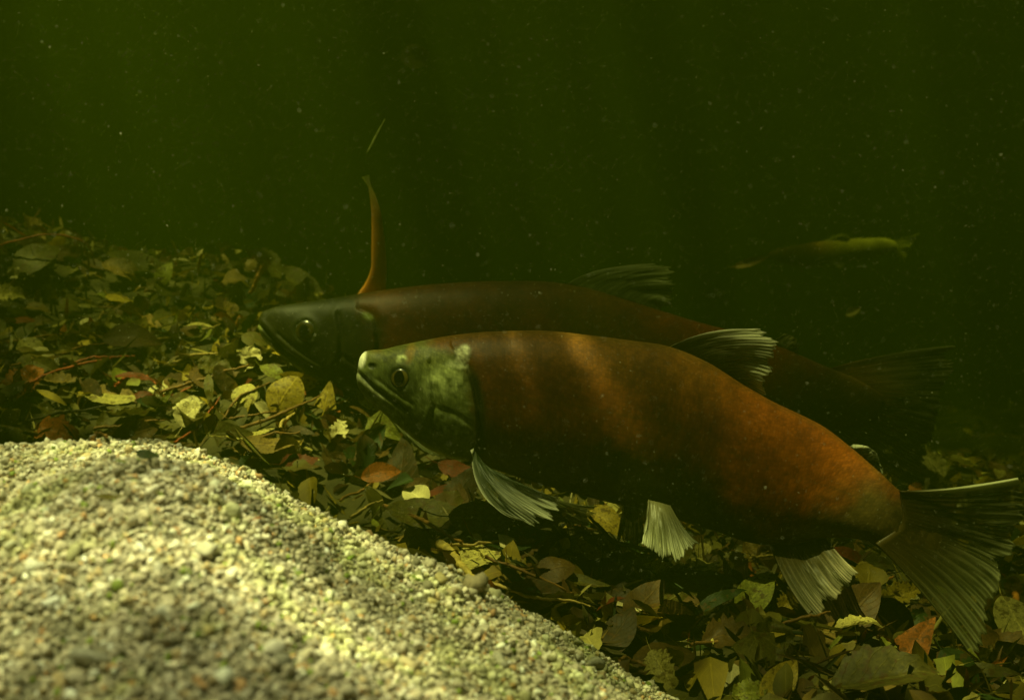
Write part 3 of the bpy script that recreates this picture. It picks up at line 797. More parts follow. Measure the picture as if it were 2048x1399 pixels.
# --- rear salmon
R_OP = [(720, 620), (745, 630), (754, 648), (757, 680), (756, 720), (748, 770), (735, 795)]
R_MOUTH = [(512, 644), (530, 656), (552, 680), (580, 705), (615, 728), (640, 742)]
R_JAW = [(522, 664), (560, 712), (610, 742), (660, 765), (700, 780)]
R_PRE = [(682, 630), (690, 670), (688, 710), (672, 745)]
def r_relief(P, u, v):
    r = head_relief(P, u, v, R_OP, R_MOUTH, R_JAW, R_PRE)
    r += 3.5*ell(P, 617, 662, 28, 28, 0.4) - 5*ell(P, 617, 662, 20, 20, 0.3)
    return r + 1.0*vnoise(P, 1/28., 11, 3)
def r_colour(P, u, v, lat, P3):
    c, nz, nf = salmon_colour(P, u, v, lat, R_OP, 230, y_noise=21)
    c = c*np.array((0.75, 0.62, 0.6))
    x, y = P.T; ox = op_x(y, R_OP)
    head = sstep(45, -45, x - ox + 18*nf + 16*nz + np.where(y < 625, (y-625)*0.3 + 8*nz, 0))
    hc = np.array((0.019, 0.0175, 0.0025))*(1 + 0.5*nz + 0.35*nf)[:, None]
    hc = put(hc, 0.7*sstep(0.35, 0.9, v), (0.021, 0.021, 0.004))
    lo = np.interp(x, [516, 560, 610, 660, 720, 760], [648, 702, 736, 758, 774, 785])
    hc = put(hc, 0.9*sstep(-4, 12, y - lo), (0.20, 0.22, 0.05))
    c = c*(1-head[:, None]) + hc*head[:, None]
    d, t = seg_dist(P, R_OP)
    c = put(c, 0.6*np.exp(-((d*np.sign(x-ox) - 6)/8)**2)*sstep(630, 660, y), (0.025, 0.025, 0.008))  # painted shade of the rear fish's gill slit
    c = put(c, 0.6*ell(P, 742, 634, 12, 7, 0.6, 30), (0.16, 0.20, 0.05))
    dm, tm = seg_dist(P, R_MOUTH)
    c = put(c, 0.8*np.exp(-(dm/4.0)**2), (0.015, 0.016, 0.006))
    c = put(c, 0.7*ell(P, 520, 655, 7, 10, 0.6), (0.26, 0.28, 0.08))
    c = put(c, 0.5*ell(P, 617, 662, 26, 26, 0.3), (0.03, 0.035, 0.012))
    return np.clip(c, 0.004, 0.9)
RY = 1.17
rear_cfg = dict(
    Y=RY, n=380, m=150, bend=[(0, -0.01), (0.3, 0.0), (0.7, 0.02), (1, 0.05)],
    stations=[(518, 640, 516, 656, 4), (522, 628, 524, 674, 14), (538, 618, 546, 697, 24), (568, 610, 578, 724, 36), (610, 604, 612, 750, 46), (660, 597, 655, 770, 56), (740, 584, 725, 793, 68),
              (830, 572, 805, 815, 80), (900, 566, 880, 835, 88), (1000, 562, 980, 855, 94), (1100, 564, 1080, 870, 94), (1170, 575, 1150, 878, 90), (1250, 599, 1230, 884, 84), (1330, 624, 1310, 886, 76),
              (1400, 645, 1390, 886, 68), (1500, 672, 1480, 882, 56), (1570, 697, 1550, 874, 46), (1650, 732, 1630, 864, 34), (1705, 754, 1685, 858, 20), (1745, 776, 1728, 850, 8), (1768, 792, 1756, 838, 2)],
    iris=0.3, relief=r_relief, colour=r_colour, eye=(617, 662, 21, 10, 12),
    fins=[
        ('dorsal_fin', dict(base=[(1135, 568), (1230, 594), (1318, 621)], mid=[(1205, 540), (1270, 566), (1330, 610)], edge=[(1322, 527), (1346, 534), (1352, 566), (1346, 596), (1338, 619)], Y=RY+0.016, yb=0, ye=0.006, rays=14, paleness=0.6, lead=0.5, seed=13, pale=(0.42, 0.44, 0.18), tip=0.4, web=0.75)),
        ('adipose_fin', dict(base=[(1544, 684), (1565, 695), (1590, 708)], mid=[(1562, 672), (1580, 684), (1596, 702)], edge=[(1574, 668), (1592, 674), (1598, 696)], Y=RY+0.03, rays=5, paleness=0.4, lead=0.4, seed=14, pale=(0.3, 0.24, 0.06), thick=0.0016)),
        ('tail_fin', dict(base=[(1640, 742), (1690, 800), (1630, 850)], mid=[(1790, 706), (1820, 800), (1745, 925)], edge=[(1926, 690), (1908, 740), (1884, 800), (1874, 850), (1864, 910), (1852, 986)], Y=RY+0.045, yb=0, ye=0.03, rays=19, paleness=0.2, lead=0.45, seed=15, thick=0.0018, pale=(0.30, 0.31, 0.12), dark=(0.05, 0.05, 0.018), basecol=(0.10, 0.05, 0.012))),
        ('anal_fin', dict(base=[(1420, 884), (1470, 882), (1530, 876)], mid=[(1450, 940), (1500, 930), (1550, 905)], edge=[(1490, 1000), (1520, 980), (1575, 930)], Y=RY+0.02, yb=0, ye=0.01, rays=12, paleness=0.5, lead=0.5, seed=16)),
        ('pectoral_fin', dict(base=[(745, 780), (770, 805)], mid=[(800, 860), (840, 840)], edge=[(860, 910), (890, 915), (915, 880)], Y=RY-0.07, yb=0, ye=-0.02, rays=12, paleness=0.4, lead=0.6, seed=17, pale=(0.4, 0.4, 0.2))),
        ('pelvic_fin', dict(base=[(1150, 875), (1190, 880)], mid=[(1170, 920), (1225, 915)], edge=[(1190, 965), (1225, 965), (1260, 940)], Y=RY-0.03, yb=0, ye=-0.02, rays=10, paleness=0.5, lead=0.6, seed=18)),
    ])
rear, R_INFO = make_fish('salmon', rear_cfg, 'dark red salmon with long dim green head, partly behind the white patched salmon')

# --- faint fish far off
TY = 2.3
def t_colour(P, u, v, lat, P3):
    nz = vnoise(P, 1/30., 31, 3)
    c = np.tile(np.array((0.13, 0.075, 0.014)), (len(P), 1))
    c = put(c, sstep(0.35, 0.6, u), (0.22, 0.20, 0.035)); c = put(c, sstep(0.6, 0.85, u), (0.38, 0.36, 0.08))
    return np.clip(c*(1+0.4*nz)[:, None], 0.01, 0.9)
far_cfg = dict(
    Y=TY, n=120, m=60, bend=[(0, 0), (1, 0.05)],
    stations=[(1536, 508, 1536, 514, 2), (1548, 500, 1549, 521, 8), (1575, 493, 1578, 531, 15), (1615, 486, 1620, 536, 19), (1660, 481, 1665, 531, 19), (1705, 477, 1710, 521, 16), (1745, 476, 1750, 513, 12), (1775, 477, 1778, 507, 7), (1792, 483, 1794, 499, 2)],
    relief=lambda P, u, v: 0*u, colour=t_colour, eye=(1556, 508, 4.5, 2.2, 2.2),
    fins=[('tail_fin', dict(base=[(1770, 481), (1785, 490), (1772, 501)], mid=[(1800, 477), (1805, 490), (1795, 508)], edge=[(1842, 466), (1826, 492), (1808, 528)], Y=TY+0.05, rays=9, paleness=0.8, lead=0.6, seed=33, pale=(0.6, 0.6, 0.14), thick=0.002)),
          ('dorsal_fin', dict(base=[(1640, 487), (1665, 485), (1690, 483)], mid=[(1660, 476), (1680, 476), (1695, 480)], edge=[(1690, 466), (1700, 470), (1702, 480)], Y=TY+0.02, rays=7, paleness=0.5, lead=0.5, seed=34, pale=(0.4, 0.4, 0.1))),
          ('pelvic_fin', dict(base=[(1660, 523), (1672, 521)], mid=[(1670, 530), (1682, 527)], edge=[(1680, 537), (1694, 530)], Y=TY, rays=5, paleness=0.5, lead=0.5, seed=35))])
far_fish, T_INFO = make_fish('small_fish', far_cfg, 'faint small fish with pale yellow tail, far off in the murk')

# ------------------------------------------------------------------ leaves
def leaf_proto(kind, seed, nt_=22, ns=9, stalk=True):
    """leaf of length 1 along +x, blade in xy, curl in z"""
    r = np.random.default_rng(seed)
    t = np.linspace(0, 1, nt_); s = np.linspace(-1, 1, ns)
    if kind == 'oval': wd = 0.27*np.sin(np.pi*t**0.85)**0.8
    elif kind == 'narrow': wd = 0.12*np.sin(np.pi*t**0.8)**0.9
    elif kind == 'round': wd = 0.40*np.sin(np.pi*t**0.9)**0.62
    elif kind == 'pointed': wd = 0.33*(1-t)**0.85*sstep(0, 0.16, t)*1.15
    elif kind == 'toothed':
        wd = 0.29*np.sin(np.pi*t**0.8)**0.85; wd = wd*(1 + 0.14*(np.abs((t*9) % 1 - 0.5)*2 - 0.5))
    elif kind == 'torn':
        wd = 0.30*np.sin(np.pi*np.clip(t, 0, 0.86)**0.85)**0.7*(1 + 0.28*r.uniform(-1, 1, nt_))
    elif kind == 'crumpled': wd = 0.36*np.sin(np.pi*t**0.9)**0.6*(1 + 0.18*r.uniform(-1, 1, nt_))
    wd[0] = max(wd[0], 0.006); wd[-1] = max(wd[-1], 0.006)
    X = np.repeat(t[:, None], ns, 1); Yy = wd[:, None]*s[None]
    if kind in ('torn', 'crumpled', 'toothed'):
        Yy = Yy*(1 + 0.1*r.uniform(-1, 1, (nt_, 1))*np.sign(s)[None])
        X = X + 0.03*r.uniform(-1, 1, (nt_, ns))*np.abs(s)[None]*(t*(1-t))[:, None]*4
    bend = r.uniform(-0.5, 0.6); fold = r.uniform(-0.2, 0.7); tw = r.uniform(-0.6, 0.6)
    Z = bend*(t*(1-t))[:, None]*0.9 + fold*np.abs(Yy)*0.8 + tw*Yy*(t[:, None]-0.4)
    amp = {'crumpled': 0.14, 'torn': 0.06}.get(kind, 0.03)
    Z = Z + amp*vnoise(np.stack([X, Yy], -1), 5.5, seed, 2) + 0.012*np.sin(X*50 - np.abs(Yy)*30)*np.abs(s)[None]*0.5
    X = X - 0.5
    V = np.stack([X, Yy, Z], -1).reshape(-1, 3)
    i = np.arange(nt_*ns).reshape(nt_, ns)
    F = np.stack([i[:-1, :-1], i[1:, :-1], i[1:, 1:], i[:-1, 1:]], -1).reshape(-1, 4)
    uv = np.stack([np.repeat(t[:, None], ns, 1), np.repeat(s[None], nt_, 0)], -1).reshape(-1, 2)
    if stalk:
        L = r.uniform(0.15, 0.4); k = 6; sv = []; 
        z0 = Z[0, ns//2]
        for a in range(k):
            f = a/(k-1); cx, cz, cy = -0.5+0.02 - L*f, z0 + 0.12*f*f*r.uniform(0.2, 1), 0.06*f*f
            for b in range(4):
                an = b*math.pi/2; sv.append((cx, cy + 0.009*math.cos(an), cz + 0.009*math.sin(an)))
        sv = np.array(sv); o = len(V); sf = []
        for a in range(k-1):
            for b in range(4):
                sf.append((o+a*4+b, o+a*4+(b+1) % 4, o+(a+1)*4+(b+1) % 4, o+(a+1)*4+b))
        V = np.vstack([V, sv]); F = np.vstack([F, sf]); uv = np.vstack([uv, np.tile([0.3, 0.02], (len(sv), 1))])
    return V, F, uv

KINDS = ['oval', 'narrow', 'round', 'pointed', 'toothed', 'torn', 'crumpled']
PROTO = {}
for ki, k in enumerate(KINDS):
    for v in range(4):
        V, F, uv = leaf_proto(k, 100 + ki*10 + v)
        me = mesh_np('leaf', V, F, None, uv); me.materials.append(M_LEAF); PROTO[(k, v)] = me
COLS = {'pale yellow': (0.55, 0.46, 0.13), 'cream': (0.72, 0.62, 0.30), 'yellow': (0.38, 0.27, 0.03), 'olive': (0.115, 0.095, 0.016), 'dark brown': (0.055, 0.035, 0.010),
        'brown': (0.10, 0.055, 0.011), 'orange': (0.30, 0.095, 0.012), 'red': (0.15, 0.030, 0.007), 'dark green': (0.030, 0.048, 0.008), 'light green': (0.24, 0.24, 0.035), 'tan': (0.25, 0.16, 0.035)}

def poly_in(px, py, info):
    A = info['A']
    poly = np.vstack([A[:, 0:2], A[::-1, 2:4]])
    x, y = poly.T; x2, y2 = np.roll(x, -1), np.roll(y, -1)
    c = ((y > py) != (y2 > py)) & (px < (x2-x)*(py-y)/(y2-y+1e-9) + x)
    return c.sum() % 2 == 1

LEAVES = []
def place_leaf(p, ang, length, colour, kind, facing=0.4, roll=0.0, label=None, variant=None):
    tocam = CAM - p; tocam /= np.linalg.norm(tocam)
    up = np.array((0, 0, 1.0))
    nn = (1-facing)*up + facing*tocam; nn /= np.linalg.norm(nn)
    a = np.array((math.cos(rad(ang)), 0.0, math.sin(rad(ang))))
    a = a - nn*np.dot(a, nn)
    if np.linalg.norm(a) < 0.15: a = np.cross(nn, (1, 0, 0))
    a /= np.linalg.norm(a)
    b = np.cross(nn, a)
    c, s = math.cos(rad(roll)), math.sin(rad(roll))
    b, nn = b*c + nn*s, nn*c - b*s
    v = variant if variant is not None else random.randrange(4)
    o = bpy.data.objects.new('leaf', PROTO[(kind, v)]); S.collection.objects.link(o)
    from mathutils import Matrix
    M = Matrix([(a[0]*length, b[0]*length, nn[0]*length, p[0]), (a[1]*length, b[1]*length, nn[1]*length, p[1]), (a[2]*length, b[2]*length, nn[2]*length, p[2]), (0, 0, 0, 1)])
    o.matrix_world = M
    j = np.array(COLS[colour])*random.uniform(0.85, 1.15)
    o.color = (*j, 1)
    LEAVES.append((o, p, colour, kind, length, label))
    return o

# leaves one can recognise in the photograph: px, py, length px, angle, colour, kind, facing, label
HAND = [
    (235, 800, 120, 14, 'pale yellow', 'narrow', 0.55, 'bright pale yellow curled leaf lying above the sand mound'),
    (378, 833, 72, 75, 'cream', 'crumpled', 0.6, 'bright crumpled cream leaf just beyond the top of the sand mound'),
    (120, 768, 58, 20, 'tan', 'torn', 0.5, 'torn tan leaf on the dim end of the leaf heap'),
    (572, 802, 88, 60, 'yellow', 'round', 0.75, 'round yellow leaf facing out below the darker salmon\'s lower jaw'),
    (655, 800, 66, 80, 'yellow', 'pointed', 0.7, 'upright pointed yellow leaf below the darker salmon\'s throat'),
    (602, 797, 26, 70, 'orange', 'crumpled', 0.6, 'tiny orange leaf scrap on the round yellow leaf'),
    (744, 815, 66, -30, 'pale yellow', 'oval', 0.75, 'pale yellow oval leaf under the white patched salmon\'s lip'),
    (772, 872, 84, -35, 'light green', 'pointed', 0.75, 'light green wedge of a leaf under the white patched salmon\'s chin'),
    (676, 872, 52, 78, 'cream', 'torn', 0.6, 'small bright cream torn leaf upright among dark leaves'),
    (740, 905, 110, 60, 'dark green', 'pointed', 0.7, 'large dark green pointed leaf leaning below the chin'),
    (805, 935, 130, 85, 'dark brown', 'pointed', 0.65, 'large dark brown pointed leaf upright below the salmon\'s head'),
    (600, 930, 76, 25, 'red', 'toothed', 0.5, 'dark red toothed leaf behind the sand mound\'s slope'),
    (762, 958, 78, 18, 'orange', 'oval', 0.6, 'orange red oval leaf below the salmon\'s head'),
    (915, 945, 80, -25, 'red', 'oval', 0.5, 'red oval leaf in front of the pectoral fin'),
    (535, 893, 100, 8, 'tan', 'oval', 0.45, 'tan oval leaf lying flat beyond the sand slope'),
    (500, 870, 95, 35, 'pale yellow', 'narrow', 0.45, 'narrow pale yellow leaf among the twigs beyond the sand'),
    (850, 1033, 150, -8, 'olive', 'oval', 0.5, 'large olive oval leaf beside the sand slope below the pectoral fin'),
    (975, 1040, 150, 5, 'olive', 'oval', 0.45, 'large olive oval leaf touching the pectoral fin\'s tip'),
    (925, 985, 110, 70, 'dark brown', 'toothed', 0.6, 'dark brown toothed leaf upright before the pectoral fin'),
    (1085, 1060, 90, 20, 'tan', 'torn', 0.5, 'torn tan leaf just under the pectoral fin'),
    (1212, 1056, 95, -50, 'yellow', 'oval', 0.6, 'yellow oval leaf beneath the belly before the pelvic fin'),
    (1030, 1085, 130, 10, 'dark green', 'oval', 0.5, 'dark green oval leaf below the belly'),
    (1390, 1170, 170, -4, 'olive', 'oval', 0.45, 'large olive oval leaf below the pelvic fin\'s tip'),
    (1512, 1205, 120, 62, 'light green', 'oval', 0.65, 'light green oval leaf upright before the anal fin'),
    (1440, 1215, 120, 38, 'dark green', 'narrow', 0.5, 'narrow dark green leaf leaning beside the light green leaf'),
    (1580, 1215, 60, 50, 'yellow', 'torn', 0.6, 'small torn yellow leaf behind the anal fin\'s front edge'),
    (1700, 1235, 170, 50, 'brown', 'oval', 0.6, 'large brown oval leaf leaning below the anal fin'),
    (1800, 1200, 80, 20, 'yellow', 'torn', 0.55, 'torn yellow leaf between the anal fin and the tail'),
    (1840, 1288, 110, 62, 'orange', 'pointed', 0.6, 'orange pointed leaf upright beneath the tail fin'),
    (1770, 1372, 210, 8, 'olive', 'toothed', 0.45, 'very large olive toothed leaf flat beneath the tail fin'),
    (1325, 1352, 85, -65, 'pale yellow', 'torn', 0.7, 'torn pale yellow leaf upright at the foot of the sand mound'),
    (1560, 1375, 110, 60, 'yellow', 'oval', 0.6, 'yellow oval leaf upright far below the anal fin'),
    (1500, 1393, 70, 15, 'light green', 'crumpled', 0.4, 'crumpled light green leaf far below the pelvic fin'),
    (1660, 1385, 90, 62, 'pale yellow', 'narrow', 0.5, 'narrow pale yellow leaf upright beside the very large olive leaf'),
    (2036, 1275, 150, -72, 'pale yellow', 'oval', 0.65, 'pale yellow oval leaf upright beyond the tail fin\'s lower lobe'),
    (1970, 1360, 130, -20, 'olive', 'narrow', 0.5, 'narrow olive leaf on the bed beyond the tail fin'),
    (1460, 1285, 110, 5, 'brown', 'torn', 0.45, 'torn brown leaf on the dark bed below the pelvic fin'),
    (1160, 1165, 120, -30, 'olive', 'narrow', 0.5, 'narrow olive leaf lying among thin twigs below the belly'),
    (1040, 1165, 110, -55, 'dark green', 'narrow', 0.5, 'narrow dark green leaf beside the sand slope among thin twigs'),
    (1110, 1150, 80, 20, 'brown', 'round', 0.5, 'round brown leaf below the belly among thin twigs'),
    (1290, 1210, 120, 60, 'brown', 'oval', 0.55, 'brown oval leaf leaning below the pelvic fin'),
    (1235, 1270, 130, 70, 'dark brown', 'oval', 0.5, 'dark brown oval leaf upright near the foot of the sand mound'),
    (330, 560, 62, 70, 'light green', 'oval', 0.7, 'light green oval leaf upright on the crest of the leaf heap'),
    (245, 552, 92, -35, 'tan', 'oval', 0.5, 'tan curled leaf on the crest of the leaf heap'),
    (38, 560, 44, 10, 'cream', 'crumpled', 0.6, 'small bright cream leaf at the hazy end of the crest'),
    (275, 530, 110, -12, 'olive', 'oval', 0.5, 'olive oval leaf lying along the crest of the leaf heap'),
    (70, 535, 120, 50, 'olive', 'oval', 0.6, 'large olive oval leaf upright at the hazy end of the crest'),
    (590, 565, 120, -35, 'olive', 'oval', 0.55, 'olive oval leaf standing behind the darker salmon\'s brow'),
    (500, 535, 32, 60, 'tan', 'round', 0.6, 'small round tan leaf above the darker salmon\'s snout'),
    (500, 722, 55, 80, 'cream', 'crumpled', 0.55, 'crumpled cream leaf beside the darker salmon\'s lower jaw'),
    (545, 755, 60, -40, 'light green', 'oval', 0.55, 'light green oval leaf just below the darker salmon\'s jaw'),
    (490, 800, 60, 75, 'pale yellow', 'round', 0.6, 'round pale yellow leaf among crossing twigs'),
    (265, 690, 110, 10, 'brown', 'oval', 0.5, 'brown oval leaf in the middle of the leaf heap'),
    (255, 680, 70, 8, 'tan', 'torn', 0.5, 'torn tan leaf in the middle of the leaf heap'),
    (270, 765, 80, 5, 'red', 'narrow', 0.4, 'narrow red leaf arching over the pale yellow curled leaf'),
    (400, 660, 55, 12, 'pale yellow', 'narrow', 0.4, 'narrow pale yellow leaf in the upper leaf heap'),
]
for (px, py, ln, ang, colr, kd, fac, lab) in HAND:
    p = ground_hit(px, py + ln*0.1, 0.012)
    if p is None: continue
    length = ln*p[1]/FPX*1.05
    q = p + np.array((0, 0, 0.004)) + 0.2*length*fac*np.array((0, 0, 1))
    place_leaf(q, ang, length, colr, kd, fac, random.uniform(-15, 15), lab)

# leaves adrift in the water
def drifting(px, py, Y, ln, ang, colr, kd, lab):
    p = px2w(px, py, Y); place_leaf(p, ang, ln*Y/FPX, colr, kd, 0.8, 0, lab)
drifting(1502, 523, 1.75, 74, 14, 'tan', 'narrow', 'small pale yellow leaf adrift ahead of the faint small fish')
drifting(1706, 623, 1.65, 30, 25, 'pale yellow', 'torn', 'tiny pale yellow leaf scrap adrift above the darker salmon\'s tail')
drifting(830, 114, 1.6, 62, 5, 'olive', 'round', 'dim round olive leaf adrift high in the open water')

# the rest of the leaves one can see, scattered over the bed
names = ['pale yellow', 'cream', 'yellow', 'olive', 'dark brown', 'brown', 'orange', 'red', 'dark green', 'light green', 'tan']
prob = np.array([0.05, 0.03, 0.08, 0.26, 0.13, 0.20, 0.02, 0.03, 0.10, 0.02, 0.08]); prob /= prob.sum()
count = 0; tries = 0
while count < 195 and tries < 6000:
    tries += 1
    if random.random() < 0.45: px, py = random.uniform(-10, 740), random.uniform(500, 905)
    elif random.random() < 0.75: px, py = random.uniform(650, 2048), random.uniform(880, 1400)
    else: px, py = random.uniform(1700, 2048), random.uniform(850, 1400)
    p = ground_hit(px, py, 0.008)
    if p is None or p[1] > 2.0 or not visible_over_mound(p): continue
    if 1790 < px < 1960 and 990 < py < 1200: continue
    if p[1] > FY and poly_in(px, py, F_INFO): continue
    if p[1] > RY and poly_in(px, py, R_INFO): continue
    if min((np.linalg.norm(p - L[1]) for L in LEAVES[-400:]), default=1) < 0.018: continue
    colr = names[rng.choice(len(names), p=prob)]
    kd = random.choice(KINDS)
    place_leaf(p + np.array((0, 0, random.uniform(0.002, 0.012))), random.uniform(-90, 90), random.uniform(0.022, 0.056), colr, kd, random.uniform(0.1, 0.9), random.uniform(-50, 50))
    count += 1

# ------------------------------------------------------------------ labels of the scattered leaves
def zone(px, py):
    if px < 300 and py < 640: return 'near the heap\'s hazy crest'
    if px < 520 and py < 640: return 'before the darker salmon\'s snout'
    if px < 300: return 'on the heap\'s dim side'
    if px < 520: return 'on the heap\'s lit side'
    if px < 700 and py < 860: return 'under the darker salmon\'s jaw'
    if px < 760: return 'between darker salmon\'s jaw and sand'
    if px < 960: return 'below the front salmon\'s head'
    if px < 1180: return 'below the front salmon\'s pectoral fin'
    if px < 1420: return 'below the front salmon\'s pelvic fin'
    if px < 1700: return 'below the front salmon\'s anal fin'
    if py < 1100: return 'behind the front salmon\'s tail'
    return 'under the front salmon\'s tail'
ORD = ['first', 'second', 'third', 'fourth', 'fifth', 'sixth', 'seventh', 'eighth', 'ninth', 'tenth']
NUM = ['one', 'two', 'three', 'four', 'five', 'six', 'seven', 'eight', 'nine', 'ten']
buckets = {}
for (o, p, colr, kd, ln, lab) in LEAVES:
    o['category'] = 'leaf'; o['group'] = 'fallen leaves on the streambed'
    if lab: o['label'] = lab; continue
    px, py = w2px(p)
    size = 'small ' if ln < 0.036 else ('large ' if ln > 0.051 else '')
    buckets.setdefault((size + colr, kd, zone(px, py)), []).append((py, px, o))
for (c, k, z), L in buckets.items():
    base = f'{c} {k} leaf {z}'
    if len(L) == 1: L[0][2]['label'] = base
    else:
        L.sort(key=lambda a: a[0])
        for i, (_, _, o) in enumerate(L):
            o['label'] = f'{base}, {ORD[i]} of {NUM[len(L)-1]} from above'
print('leaves', len(LEAVES))

# ------------------------------------------------------------------ matted litter under the leaves (uncountable)
def litter():
    protos = [leaf_proto(k, 300 + i, 9, 5, False) for i, k in enumerate(KINDS*2)]
    VV, FF, CC, UU = [], [], [], []; off = 0
    pal = np.array([COLS[c] for c in names])
    lp = np.array([0.07, 0.03, 0.15, 0.26, 0.08, 0.16, 0.03, 0.02, 0.08, 0.04, 0.08]); lp /= lp.sum()
    n = 11000
    for k in range(n):
        if k < 9400:
            y = rng.uniform(0.62, 2.1); x = rng.uniform(-0.62, 0.62)*y
        else:
            y = rng.uniform(1.8, 4.0); x = rng.uniform(-0.65, 0.65)*y
        z = bed_z(x, y)
        V, F, uv = protos[rng.integers(0, len(protos))]
        ln = rng.uniform(0.012, 0.042); sl = k % 3 == 0
        if sl: V = V*np.array((1.7, 0.16, 0.6))
        a = rng.uniform(0, 2*np.pi); tl = rng.normal(0, 0.75); rl = rng.normal(0, 0.6)
        ca, sa = math.cos(a), math.sin(a)
        ct, st = math.cos(tl), math.sin(tl); cr, sr = math.cos(rl), math.sin(rl)
        Rz = np.array([[ca, -sa, 0], [sa, ca, 0], [0, 0, 1]]); Ry = np.array([[ct, 0, -st], [0, 1, 0], [st, 0, ct]]); Rx = np.array([[1, 0, 0], [0, cr, -sr], [0, sr, cr]])
        Q = V*ln @ (Rz @ Ry @ Rx).T + np.array((x, y, z + rng.uniform(0, 0.012) + 0.02*(rng.uniform() < 0.12)*rng.uniform()))
        VV.append(Q); FF.append(F + off); UU.append(uv); off += len(V)
        col = pal[rng.choice(len(pal), p=lp)]*rng.uniform(0.5, 1.25)
        CC.append(np.tile(col, (len(V), 1)))
    o = link('leaf_litter', mesh_np('leaf_litter', np.vstack(VV), np.vstack(FF), np.vstack(CC), np.vstack(UU)), M_LITTER)
    o['kind'] = 'stuff'
litter()

# ------------------------------------------------------------------ twigs and stems
def tube(pts, radii, seg=8, wob=0.0, seed=0):
    pts = np.array(pts, float); n = 26
    t = np.concatenate([[0], np.cumsum(np.linalg.norm(np.diff(pts, axis=0), axis=1))])
    P = hermite(t, pts, n)
    r = np.random.default_rng(seed)
    if wob:
        w_ = np.cumsum(r.normal(0, wob, (n, 3)), axis=0); w_ -= np.linspace(0, 1, n)[:, None]*w_[-1]; P = P + w_
    R = np.interp(np.linspace(0, 1, n), np.linspace(0, 1, len(radii)), radii)*(1 + 0.15*r.uniform(-1, 1, n))
    T = np.gradient(P, axis=0); T /= np.linalg.norm(T, axis=1)[:, None]
    a = np.cross(T, (0.31, 0.2, 0.93)); a /= np.linalg.norm(a, axis=1)[:, None]; b = np.cross(T, a)
    an = np.linspace(0, 2*np.pi, seg, endpoint=False)
    V = P[:, None] + R[:, None, None]*(np.cos(an)[None, :, None]*a[:, None] + np.sin(an)[None, :, None]*b[:, None])
    i = np.arange(n*seg).reshape(n, seg); j = np.roll(i, -1, 1)
    F = np.stack([i[:-1], j[:-1], j[1:], i[1:]], -1).reshape(-1, 4)
    V = np.vstack([V.reshape(-1, 3), P[0], P[-1]])
    cap = []
    for k in range(0, seg, 2):
        cap.append((n*seg, k, (k+1), (k+2) % seg)); cap.append((n*seg+1, (n-1)*seg+(k+2) % seg, (n-1)*seg+k+1, (n-1)*seg+k))
    return V, np.vstack([F, cap]), P

def twig(name, cat, pts, radii, col, label, group='twigs lying among the leaves', wob=0.0006, seed=0):
    V, F, P = tube(pts, radii, wob=wob, seed=seed)
    org = P[len(P)//2]
    o = link(name, mesh_np(name, V-org, F), M_TWIG, None, org)
    o.color = (*col, 1)
    return tag(o, label, cat, group)

